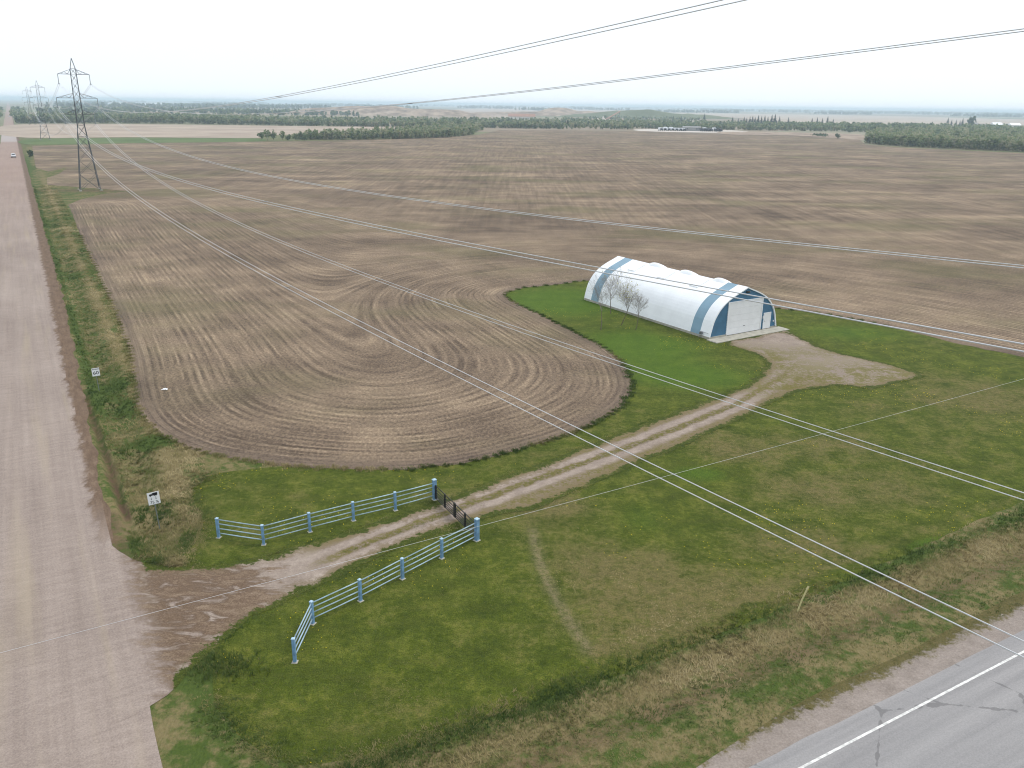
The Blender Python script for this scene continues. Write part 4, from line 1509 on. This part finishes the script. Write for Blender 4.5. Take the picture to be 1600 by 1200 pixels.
for k, (off, nseg, hh_, sz) in enumerate([(3.2, 9, 16, 9), (4.6, 8, 15, 7), (6.5, 8, 14, 5), (9.0, 7, 13, 4)]):
    rk = np.random.default_rng(200 + k)
    segs = []
    for q in range(nseg):
        x0 = 60 + (1600 / nseg) * q + rk.uniform(0, 60)
        x1 = x0 + rk.uniform(60, 150)
        yb = lambda x: HOR_Y + HOR_SLOPE * (x - 800) + off
        o_ = rk.uniform(-.5, .5)
        woodland('woodland', [(x0, yb(x0) + o_), (x1, yb(x1) + o_ + .3), (x1, yb(x1) + o_ - .6), (x0 + 20, yb(x0) + o_ - .5)], int((x1 - x0) * (1.0 if off < 5 else .9)), hh_, 300 + k * 20 + q,
                 'strip of blue hazy trees near the horizon', 16, sz, base_tint=.05)


def make_bush(seed, h, wd, quads, size, tint, mat='aspen'):
    r = np.random.default_rng(seed)
    v, t = leaf_crown(r, quads, wd, h * .48, h * .52, size, 7)
    v[:, 2] = np.maximum(v[:, 2], .05)
    return np_mesh('crown', v, np.arange(len(v)).reshape(-1, 4), {'tint': t + tint})


def bush(name, px, seed, h, wd, label, cat, group=None, quads=140, size=.5, tint=.45, mat='aspen'):
    p = gp(*px)
    o = empty(name, (p[0], p[1], 0))
    tag(o, label, cat, group)
    link('crown', make_bush(seed, h, wd, quads, size, tint), M[mat], o)
    r = np.random.default_rng(seed)
    for k in range(3):
        a = r.uniform(0, 6.28)
        tv, tf = trunk_np(h * .7, .09, .03, 5, (math.cos(a) * wd * .3, math.sin(a) * wd * .3))
        link('trunk', np_mesh('trunk', tv, tf), M['bark'], o)
    return o


bl = ['rounded green bush at the very tip of the scrub belt', 'tallest green bush near the tip of the scrub belt', 'second tall bush from the tip of the scrub belt', 'paler green bush third from the scrub tip', 'low bush in the gap of the scrub belt',
      'small round bush after the gap in the scrub belt', 'flat dark bush just before the main scrub']
for i, (px, h, wd) in enumerate([((408, 219), 5.5, 2.6), ((418, 219.5), 8, 3.2), ((428, 219.5), 7.8, 3.0), ((441, 219), 6.6, 3.0), ((451, 219.5), 4.6, 2.4), ((462, 219), 4.8, 3.0), ((476, 219), 4.2, 3.4)]):
    bush('bush', px, 60 + i, h, wd, bl[i], 'bush', 'bushes at the tip of the scrub belt', tint=[.4, .55, .45, .6, .4, .5, .35][i])
bush('bush', (1309, 216.5), 71, 5, 2.8, 'lone dark bush at the field edge before the aspen wood', 'bush', tint=.1)
bush('bush', (1284, 214), 72, 3.8, 10, 'wide dark thicket on the dirt bank', 'bush', tint=.12, quads=260)
bush('bush', (1326, 207), 73, 6, 5, 'dark green bush above the dirt bank', 'bush', tint=.2, quads=200)
bush('bush', (48.5, 246), 74, 3.4, 1.3, 'small dark shrub in the grass beside the gravel road', 'bush', tint=.05, quads=60)


def make_conifer(seed, h):
    r = np.random.default_rng(seed)
    V_, T_ = [], []
    n = 150
    for i in range(n):
        t = (i + r.random()) / n
        z = h * (.08 + .92 * t)
        rad = h * .26 * (1 - t) ** .85 * r.uniform(.65, 1.1) + .08
        a = r.uniform(0, 6.283)
        c, s = math.cos(a), math.sin(a)
        w_ = rad * .42 + .1
        tip = np.array([c * rad, s * rad, z - rad * .35])
        root = np.array([c * rad * .1, s * rad * .1, z + .1])
        side = np.array([-s, c, 0]) * w_
        V_ += [root - side * .4, tip - side * .55 + [0, 0, .05], tip + side * .55, root + side * .4 + [0, 0, .12]]
        T_ += [r.normal(.45, .2)] * 4
    return np_mesh('crown', np.array(V_), np.arange(4 * n).reshape(-1, 4), {'tint': np.array(T_)})


cm = [make_conifer(90 + k, 10.0) for k in range(4)]
tv, tf = trunk_np(9.5, .16, .03, 6)
ctr = np_mesh('trunk', tv, tf)


def conifer(px, h, k, label, group):
    p = gp(*px)
    o = empty('spruce_tree', (p[0], p[1], 0), k * 1.3)
    o.scale = (h / 10 * random.uniform(1.0, 1.3), h / 10 * random.uniform(1.0, 1.3), h / 10)
    tag(o, label, 'conifer', group)
    link('crown', cm[k % 4], M['spruce'], o)
    link('trunk', ctr, M['bark'], o)


ORD = 'first second third fourth fifth sixth seventh eighth ninth tenth eleventh twelfth thirteenth fourteenth fifteenth'.split()
xs = [1144, 1153, 1162, 1166, 1171, 1175, 1179, 1184, 1189, 1194, 1199, 1205, 1210, 1217, 1231]
for i, x in enumerate(xs):
    lb = ('lone dark spruce standing apart at the truck yard end of the row' if i == 0 else 'lone dark spruce standing apart at the wood end of the row' if i == len(xs) - 1 else
          ORD[i] + ' dark spruce of the long row, counted from its truck yard end')
    conifer((x, 194.5 + (x - 1144) * .018), [12, 10, 12, 11, 13, 14, 12, 15, 14, 15, 13, 16, 17, 14, 13][i], i, lb, 'spruce trees in the row above the truck yard')
for i, (x, h, lb) in enumerate([(1268, 12, 'first dark spruce of the short row, counted from the truck yard'), (1276, 13, 'second dark spruce of the short row, counted from the truck yard'), (1284, 12, 'third dark spruce of the short row, counted from the truck yard'), (1292, 15, 'tallest fourth dark spruce of the short row, counted from the truck yard'), (1301, 11, 'last dark spruce of the short row, counted from the truck yard')]):
    conifer((x, 196.8), h, i + 2, lb, 'spruce trees in the short row over the green wood')
for i, (x, h) in enumerate([(1480, 14), (1486, 11), (1493, 11), (1499, 10), (1503, 14)]):
    conifer((x, 196.8 + (x - 1480) * .03), h, i, ORD[i] + ' dark spruce of the farmyard windbreak, counted towards the house', 'spruce trees of the farmyard windbreak')
bush('broadleaf_tree', (1516, 198.2), 76, 17, 9, 'big dark round tree beside the farmhouse', 'tree', tint=.05, quads=260, size=1.6)
for i, (x, y, lb) in enumerate([(1052, 190.5, 'single dark spruce on the scrub slope, first from the conveyor'), (1064, 190.5, 'single dark spruce on the scrub slope, second from the conveyor'), (1100, 190.5, 'taller single dark spruce on the scrub slope, third from the conveyor')]):
    conifer((x, y), 11 + 4 * (i == 2), i + 1, lb, 'single spruces on the scrub slope')


# --- the four young bare trees by the building
def sapling(name, px, h, lean, seed, label, buds, forks):
    r = random.Random(seed)
    p = gp(*px)
    o = empty(name, (p[0], p[1], 0))
    tag(o, label, 'tree', 'young bare trees beside the arched building')
    tr, cr = MB(), MB()
    tips = []

    def grow(pt, d, L, rad, depth):
        n = 3
        pts, rs = [pt], [rad]
        for i in range(n):
            d = d + np.array([r.gauss(0, .10), r.gauss(0, .10), .07])
            d = d / np.linalg.norm(d)
            pt = pt + d * L / n
            pts.append(pt)
            rs.append(max(rad * (1 - .42 * (i + 1) / n), .004))
        (tr if depth == 0 else cr).tube(pts, rs, 5 if depth == 0 else 3, False)
        if depth >= 4 or L < .16:
            tips.append(pt)
            return
        k = {0: forks, 1: 6, 2: 4, 3: 3, 4: 2}[depth]
        for j in range(k):
            t = r.uniform(.25, 1.0) if depth else r.uniform(.55, 1.0)
            q = pts[min(n, max(1, int(round(t * n))))]
            if depth == 0:
                q = pts[-1] * t + pts[1] * (1 - t) if r.random() < .5 else pts[-1]
            a = r.uniform(0, 6.283)
            sp = r.uniform(.3, .75) if depth == 0 else r.uniform(.35, .85)
            e1 = np.cross(d, [0, 0, 1.0]) if abs(d[2]) < .95 else np.array([1.0, 0, 0])
            e1 = e1 / np.linalg.norm(e1)
            e2 = np.cross(d, e1)
            nd = d * math.cos(sp) + (e1 * math.cos(a) + e2 * math.sin(a)) * math.sin(sp)
            nd = nd / np.linalg.norm(nd)
            grow(q, nd, L * r.uniform(.5, .75) if depth else h * r.uniform(.30, .46), rs[-1] * r.uniform(.5, .72), depth + 1)

    d0 = np.array([lean[0], lean[1], 1.0])
    d0 /= np.linalg.norm(d0)
    grow(np.array([0, 0, -.05]), d0, h * .45, .066 * h / 6, 0)
    tr.build('trunk', M['bark'], o)
    c = cr.build('crown', M['twig'], o)
    if buds:
        q = np.array(tips)
        rr = np.random.default_rng(seed)
        q = q[rr.permutation(len(q))[:buds]]
        V_ = []
        for t in q:
            a = rr.normal(size=(2, 3)) * .036
            V_ += [t - a[0], t + a[1], t + a[0], t - a[1]]
        bdo = link('buds', np_mesh('buds', np.array(V_), np.arange(len(V_)).reshape(-1, 4), {'tint': np.repeat(rr.random(len(q)), 4)}), M['bud'], c)
        bdo['kind'] = 'stuff'
    return o


sapling('young_tree', (938.5, 516), 5.3, (.10, .05), 3, 'spindly bare young tree farthest from the building wall, greyest of the four', 0, 6)
sapling('young_tree', (954, 490), 5.3, (.10, .03), 12, 'bare young tree with a broad crown standing close to the wall', 110, 9)
sapling('young_tree', (970.5, 508), 5.3, (.17, .03), 23, 'leaning young tree with yellow green buds in its crown', 260, 9)
sapling('young_tree', (993, 516), 4.2, (.20, .03), 31, 'smallest bare young tree, nearest the door end of the building', 0, 7)


# ------------------------------------------------------------------ tall grass, weeds, flowers (uncountable)
def tufts(name, pts, h, width, tint, seed, label, blades=7, lay=.5, wind=(0, 0)):
    r = np.random.default_rng(seed)
    n = len(pts)
    z = ground_h(pts[:, 0], pts[:, 1])
    c = np.repeat(np.concatenate([pts, z[:, None]], 1), blades, 0)
    k = n * blades
    a = r.uniform(0, 6.283, k)
    hh = np.repeat(h * r.uniform(.6, 1.4, n), blades) * r.uniform(.5, 1.2, k)
    ln = hh * (lay * r.uniform(.4, 1.6, k))
    root = c + np.stack([r.normal(0, .07, k), r.normal(0, .07, k), np.full(k, -.03)], 1)
    wx = np.repeat(noise2(pts[:, 0] * .35, pts[:, 1] * .35, seed), blades)
    a = a * .6 + wx * 2.0
    dirn = np.stack([np.cos(a), np.sin(a)], 1)
    tip = root + np.stack([dirn[:, 0] * ln + wind[0] * hh, dirn[:, 1] * ln + wind[1] * hh, hh * .8], 1)
    mid = root + (tip - root) * np.array([.45, .45, .65])
    sd2 = np.stack([-dirn[:, 1], dirn[:, 0], np.zeros(k)], 1) * (width * r.uniform(.6, 1.3, k))[:, None]
    v = np.stack([root - sd2 * .6, root + sd2 * .6, mid + sd2 * .7, mid - sd2 * .7, tip], 1).reshape(-1, 3)
    b = np.arange(k)[:, None] * 5
    q = np.concatenate([b, b + 1, b + 2, b + 3], 1)
    t = np.concatenate([b + 3, b + 2, b + 4], 1)
    tn = np.repeat(np.repeat(np.clip(tint, 0, 1), blades) + r.normal(0, .08, k), 5)
    o = link(name, np_mesh(name, v, [q, t], {'tint': tn}), M['grassblade'])
    return tag(o, label, 'grass', kind='stuff')


r = np.random.default_rng(101)
# roadside verge between the gravel road and the field
n = 15000
a_ = 47 + (r.random(n) ** 1.8) * 260
b_ = r.uniform(2.4, 8.8, n)
pt = a_[:, None] * U + b_[:, None] * V
ok = ~inside(field_poly, pt[:, 0], pt[:, 1]) & ~inside(lawn_poly, pt[:, 0], pt[:, 1]) & ~inside(drive_poly, pt[:, 0], pt[:, 1])
ok &= ~((np.abs(b_ - (2.25 + (75 - np.clip(a_, 50, 80)) * .022)) < .42) & (a_ > 53) & (a_ < 82))
pt, a_, b_ = pt[ok], a_[ok], b_[ok]
tint = .50 + .28 * noise2(pt[:, 0] * .3, pt[:, 1] * .3, 41) + .14 * noise2(pt[:, 0] * .9, pt[:, 1] * .9, 42)
tint += .25 * bump01(b_, 6.4, 1.0) - .4 * bump01(b_, 2.9, .6) * (a_ > 80)
tint += blobs(pt[:, 0], pt[:, 1], [(250, 830, 2.2, 3, .35), (290, 705, 2.5, 2, .25), (245, 690, 1.6, 1.6, -.6), (200, 640, 1.5, 3, -.4), (185, 600, 1.5, 5, -.25), (130, 430, 3, 16, -.3), (215, 850, 1.2, 1.5, -.4), (105, 340, 4, 30, -.25)]) + .04
tufts('verge_grass', pt, .23, .022, tint, 1, 'tangled straw and green grass filling the gravel road ditch', 7, .9)
# band of grass along the field edge
e = edge_w[:int(len(edge_w) * .9)]
e = e[(np.hypot(e[:, 0], e[:, 1]) < 190)]
idx = r.integers(0, len(e) - 1, 7500)
pt = e[idx] + r.normal(0, .2, (7500, 2))
ok = ~inside(drive_poly, pt[:, 0], pt[:, 1])
pt = pt[ok]
onleft = (pt[:, 0] * V[0] + pt[:, 1] * V[1]) < 20
tint = np.where(onleft, .55, .26) + .2 * noise2(pt[:, 0] * .4, pt[:, 1] * .4, 43)
tufts('field_edge_grass', pt, .22, .02, tint, 2, 'uncut fringe of grass along the edge of the stubble field', 6, .5)
# south ditch
n = 9000
a_ = r.normal(25.8, 1.0, n)
b_ = 5 + r.random(n) ** 1.2 * 82
pt = a_[:, None] * U + b_[:, None] * V
ok = (a_ < 27.6) & (a_ > 20.5) & ~inside(drive_poly, pt[:, 0], pt[:, 1])
pt, a_ = pt[ok], a_[ok]
tint = .42 + .35 * bump01(a_, 25.0, 1.1) - .35 * bump01(a_, 26.7, .8) + .2 * noise2(pt[:, 0] * .3, pt[:, 1] * .3, 44)
tint += blobs(pt[:, 0], pt[:, 1], [(1260, 935, 2.0, 1.2, .4), (1400, 880, 4, 1.5, .2)])
tufts('ditch_grass', pt, .20, .02, tint, 3, 'uncut grass in the ditch along the paved road', 6, .7)
n = 9000
a_ = r.uniform(20.2, 24.8, n)
b_ = 10 + r.random(n) ** 1.2 * 70
pt = a_[:, None] * U + b_[:, None] * V
pt = pt[~inside(drive_poly, pt[:, 0], pt[:, 1])]
tufts('roadside_grass', pt, .11, .016, .45 + .2 * noise2(pt[:, 0] * .35, pt[:, 1] * .35, 45), 4, 'short brownish grass beside the paved road', 5, .9)
# corner by the driveway mouth
c0 = gp(345, 1042)
pt = c0 + r.normal(0, 1, (260, 2)) * [.9, .6]
pt = pt[~inside(drive_poly, pt[:, 0], pt[:, 1])]
tufts('corner_grass', pt, .26, .02, np.full(len(pt), .22) + r.normal(0, .08, len(pt)), 5, 'dark green rank grass at the corner of the driveway mouth', 7, .5)
la = lawn_poly[:, 0] * U[0] + lawn_poly[:, 1] * U[1]
lb2 = lawn_poly[:, 0] * V[0] + lawn_poly[:, 1] * V[1]
lw = lawn_poly[((la < 34) & (lb2 < 20)) | ((lb2 < 9) & (la > 44))]
pt = lw[r.integers(0, len(lw), 2600)] + r.normal(0, .45, (2600, 2))
pt = pt[~inside(drive_poly, pt[:, 0], pt[:, 1])]
tufts('lawn_edge_grass', pt, .14, .02, .42 + .22 * noise2(pt[:, 0] * .5, pt[:, 1] * .5, 57), 10, 'longer mixed grass along the outer lawn edge', 6, .9)
# weeds between the wheel tracks
t = np.linspace(0, 1, 4000)
seg = smooth_poly(P((545, 862), (600, 841), (700, 803), (850, 747), (1000, 693), (1150, 634)), closed=False, step=.5)
idx = (r.random(1500) * (len(seg) - 1)).astype(int)
pt = seg[idx] + r.normal(0, .17, (1500, 2))
o = tufts('track_weeds', pt, .06, .018, .22 + .2 * r.random(1500), 6, 'low weeds growing between the driveway wheel tracks', 5, 1.2)
for v_ in (o,):
    v_.location.z = .026
# grass and weeds creeping over the driveway sides and the parking pad
idx = r.integers(0, len(drive_poly), 5200)
pt = drive_poly[idx] + r.normal(0, .24, (5200, 2))
pt = pt[(pt[:, 0] * V[0] + pt[:, 1] * V[1]) > 3.2]
tufts('driveway_edge_grass', pt, .10, .02, .28 + .22 * noise2(pt[:, 0] * .5, pt[:, 1] * .5, 51), 8, 'ragged low grass creeping over the driveway edges', 6, 1.0)
pt = sample_poly(P((1150, 545), (1230, 525), (1330, 556), (1440, 588), (1360, 606), (1290, 602), (1200, 610), (1170, 600)), 3200, r)
pw = noise2(pt[:, 0] * .35, pt[:, 1] * .35, 52) + .6 * noise2(pt[:, 0] * 1.1, pt[:, 1] * 1.1, 53)
pt = pt[pw > .35]
tufts('pad_weeds', pt, .07, .025, .35 + .2 * r.random(len(pt)), 9, 'olive weeds patching the gravel pad before the building', 6, 1.3)
# lawn short blades for a broken surface close to the camera
n = 42000
rr_ = 27 + r.random(n) ** 1.6 * 45
th = np.radians(r.uniform(-32, 36, n))
pt = np.stack([rr_ * np.sin(th), rr_ * np.cos(th)], 1)
ok = inside(lawn_poly, pt[:, 0], pt[:, 1]) & ~inside(drive_poly, pt[:, 0], pt[:, 1]) & ~inside(field_poly, pt[:, 0], pt[:, 1])
pt = pt[ok]
at = lawn_attr(pt[:, 0], pt[:, 1])
tufts('lawn_grass', pt, .075, .02, at['dry'] * .7 + .12 + .14 * noise2(pt[:, 0] * .6, pt[:, 1] * .6, 46), 7, 'short uneven grass tufts all over the lawn', 4, 1.0)
# dandelions
n = 9000
pt = sample_poly(lawn_poly, n, r)
dn = noise2(pt[:, 0] * .16, pt[:, 1] * .16, 47) + .5 * noise2(pt[:, 0] * .5, pt[:, 1] * .5, 48)
pt = pt[(dn > .35) & ~inside(drive_poly, pt[:, 0], pt[:, 1]) & ~inside(field_poly, pt[:, 0], pt[:, 1]) & (np.hypot(pt[:, 0], pt[:, 1]) < 110)]
k = len(pt)
ang = np.arange(5) / 5 * 2 * math.pi
rad_ = r.uniform(.018, .034, k)
v = np.concatenate([np.stack([pt[:, 0, None] + rad_[:, None] * np.cos(ang), pt[:, 1, None] + rad_[:, None] * np.sin(ang), np.full((k, 5), .075)], 2),
                    np.stack([pt[:, 0], pt[:, 1], np.full(k, .11)], 1)[:, None]], 1).reshape(-1, 3)
b6 = np.arange(k)[:, None] * 6
f = np.concatenate([np.concatenate([b6 + i, b6 + (i + 1) % 5, b6 + 5], 1) for i in range(5)])
tag(link('dandelions', np_mesh('dandelions', v, f), M['dandelion']), 'yellow dandelions scattered over the lawn', 'flowers', kind='stuff')
# ================================================================== FAR BUILDINGS, YARD, SPOIL HEAPS
def shed(name, px, L, Wd, h, rh, ang, wall, roof, label, cat='building', group=None, windows=0, door=True):
    p = gp(*px)
    o = empty(name, (p[0], p[1], 0), ang)
    tag(o, label, cat, group)
    MB().box(-L / 2, L / 2, -Wd / 2, Wd / 2, -.5, h).build('wall', M[wall], o)
    rf = MB().add([(-L / 2 - .3, -Wd / 2 - .5, h - .1), (L / 2 + .3, -Wd / 2 - .5, h - .1), (L / 2 + .3, 0, h + rh), (-L / 2 - .3, 0, h + rh), (-L / 2 - .3, Wd / 2 + .5, h - .1), (L / 2 + .3, Wd / 2 + .5, h - .1)],
                  [(0, 1, 2, 3), (3, 2, 5, 4), (0, 3, 4), (1, 5, 2)]).build('roof', M[roof], o)
    if door:
        MB().box(-2.2, 2.2, -Wd / 2 - .06, -Wd / 2 - .01, 0, min(h * .8, 4)).build('door', M['shedgrey'], o)
    for k in range(windows):
        x = -L / 2 + (k + .7) * L / (windows + .4)
        if abs(x) > 2.8:
            MB().box(x - .8, x + .8, -Wd / 2 - .06, -Wd / 2 - .01, h * .45, h * .75).build('window', M['glass'], o)
    return o


RA = math.atan2(V[1], V[0])
shed('farm_shed', (1556, 199.4), 16, 11, 5, 3.2, .12, 'shedwall', 'roofwhite', 'white roofed farm shed nearer the farmhouse', group='white farm sheds', windows=2)
shed('farm_shed', (1583.5, 200.4), 17, 11, 5, 3.2, .12, 'shedwall', 'roofwhite', 'white roofed farm shed at the right end of the farmyard', group='white farm sheds', windows=2)
shed('farmhouse', (1524, 197.8), 9, 8, 4, 2.5, .3, 'shedwall', 'shedgrey', 'small pale farmhouse beside the big dark tree', 'house', windows=3)
shed('garage', (1536, 198.3), 9, 6, 3.5, 1.8, .1, 'shedgrey', 'shedgrey', 'low grey farm outbuilding between house and sheds')
shed('gravel_plant_shed', (815, 188.6), 46, 16, 7, 4.5, .02, 'shedwall', 'orange', 'long shed with an orange brown roof behind the tree belt', windows=6)
shed('yard_office', (1080, 204.6), 20, 9, 4, 1.2, -.03, 'shedgrey', 'shedgrey', 'long grey office building in the truck yard', windows=7)
for i, (x, y, L, lb) in enumerate([(187, 164.2, 95, 'longest white warehouse on the hazy horizon'), (214, 164.4, 60, 'short white warehouse on the hazy horizon, middle of three'), (239, 164.6, 85, 'white warehouse on the hazy horizon farthest from the road'), ]):
    shed('warehouse', (x, y), L, 40, 9, 2, .1, 'roofwhite', 'roofwhite', lb, group='white warehouses on the horizon', windows=5)


def make_truck(paint, box):
    o = empty('parked_truck', (0, 0, 0))
    MB().box(-1.2, 1.2, -3.6, -1.7, .9, 2.6, .15).build('cab', M[paint], o)
    MB().box(-1.05, 1.05, -3.66, -3.60, 1.8, 2.4).build('windscreen', M['glass'], o)
    MB().box(-1.15, 1.15, -1.6, 4.2, .95, 3.3, .08).build('cargo_box', M[box], o)
    MB().box(-.5, .5, -3.4, 4.1, .55, .9).build('chassis', M['dark'], o)
    for s in (-1, 1):
        for y in (-2.7, 2.4, 3.5):
            MB().tube([(s * .75, y, .5), (s * 1.15, y, .5)], .5, 12).build('wheel', M['tyre'], o)
    return o


tks = [make_truck('darkblue', 'roofwhite'), make_truck('darkblue', 'darkblue'), make_truck('carwhite', 'roofwhite')]
tg = 'trucks parked in the yard'
pos = [(1032, 0), (1038, 0), (1044, 0), (1050, 0), (1056, 0), (1062, 0), (1068, 0), (1098, 1), (1104, 1), (1110, 1), (1119, 1), (1125, 1), (1040, 2), (1049, 2), (1101, 2), (1116, 2)]
used = set()
cnt = [0, 0, 0]
for i, (x, k) in enumerate(pos):
    o = tks[k] if k not in used else copy_tree(tks[k])
    used.add(k)
    yy = 204.2 + (x - 1030) * .017 - (1.3 if k == 2 else 0)
    q = gp(x, yy)
    o.location = (q[0], q[1], 0.16)
    o.rotation_euler = (0, 0, .25 + random.uniform(-.08, .08))
    cnt[k] += 1
    tag(o, ['%s dark fronted truck with a white box in the yard row leading to the office', '%s dark truck on the far side of the grey yard office', '%s white truck in the back row of the yard'][k] % ORD[cnt[k] - 1], 'truck', tg)

# spoil heaps and the conveyor
def heap(name, px, rx, ry, h, seed, label, mat):
    p = gp(*px)
    n = 40
    g = np.linspace(-1, 1, n)
    X, Y = np.meshgrid(g, g)
    rr = np.hypot(X, Y)
    Z = h * np.clip(1 - rr ** 1.6, -.1, 1) * (1 + .28 * noise2(X * 3 + 9, Y * 3 + 9, seed)) + .06 * h * noise2(X * 9, Y * 9, seed + 1)
    Z = np.where(rr > 1, -1.0, Z)
    v = np.stack([X.ravel() * rx + p[0], Y.ravel() * ry + p[1], Z.ravel()], 1)
    i, j = np.meshgrid(np.arange(n - 1), np.arange(n - 1), indexing='ij')
    f = np.stack([i * n + j, i * n + j + 1, (i + 1) * n + j + 1, (i + 1) * n + j], -1).reshape(-1, 4)
    o = link(name, np_mesh(name, v, f, smooth=True), mat)
    return tag(o, label, 'spoil heap', kind='structure')


heap('hill', (600, 180), 250, 90, 19, 51, 'brown gravel pit spoil ridge behind the tree belt', FARMAT['spoil'])
heap('hill', (690, 179), 120, 60, 10, 52, 'pale end of the gravel pit spoil ridge', FARMAT['gravel'])
heap('hill', (870, 181), 260, 110, 13, 53, 'grey brown quarry hill behind the orange roofed shed', FARMAT['spoil'])
heap('hill', (1010, 184), 220, 80, 14, 54, 'green scrub covered hill beside the conveyor', FARMAT['olive'])
heap('gravel_pile', (938, 191.5), 14, 12, 7, 55, 'pale gravel pile at the foot of the conveyor', FARMAT['gravel'])
q0, q1 = gp(945, 190.2), gp(968, 189.0)
cv = empty('conveyor', (q0[0], q0[1], 0))
tag(cv, 'long inclined conveyor rising from the pale gravel pile', 'conveyor')
d = q1 - q0
MB().tube([(0, 0, 3), (d[0], d[1], 17)], 1.1, 4).build('belt_boom', M['orange'], cv)
for t_ in (.35, .7, .97):
    MB().tube([(d[0] * t_, d[1] * t_, -.3), (d[0] * t_, d[1] * t_, 3 + 14 * t_)], .35, 5).build('support', M['steel'], cv)

# ================================================================== HAZE
hz = MB().box(-31000, 31000, -31000, 31000, -2.0, 41.0).mesh('haze')
ho = link('haze', hz)
hm = bpy.data.materials.new('haze_air')
hm.use_nodes = True
hn = hm.node_tree.nodes
hn.clear()
out_ = hn.new('ShaderNodeOutputMaterial')
pv = hn.new('ShaderNodeVolumePrincipled')
pv.inputs['Color'].default_value = (.72, .88, 1.0, 1)
pv.inputs['Density'].default_value = .00020
pv.inputs['Anisotropy'].default_value = .0
hm.node_tree.links.new(pv.outputs[0], out_.inputs['Volume'])
hz.materials.append(hm)
tag(ho, 'thin pale haze over the distant farmland', 'haze', kind='stuff')
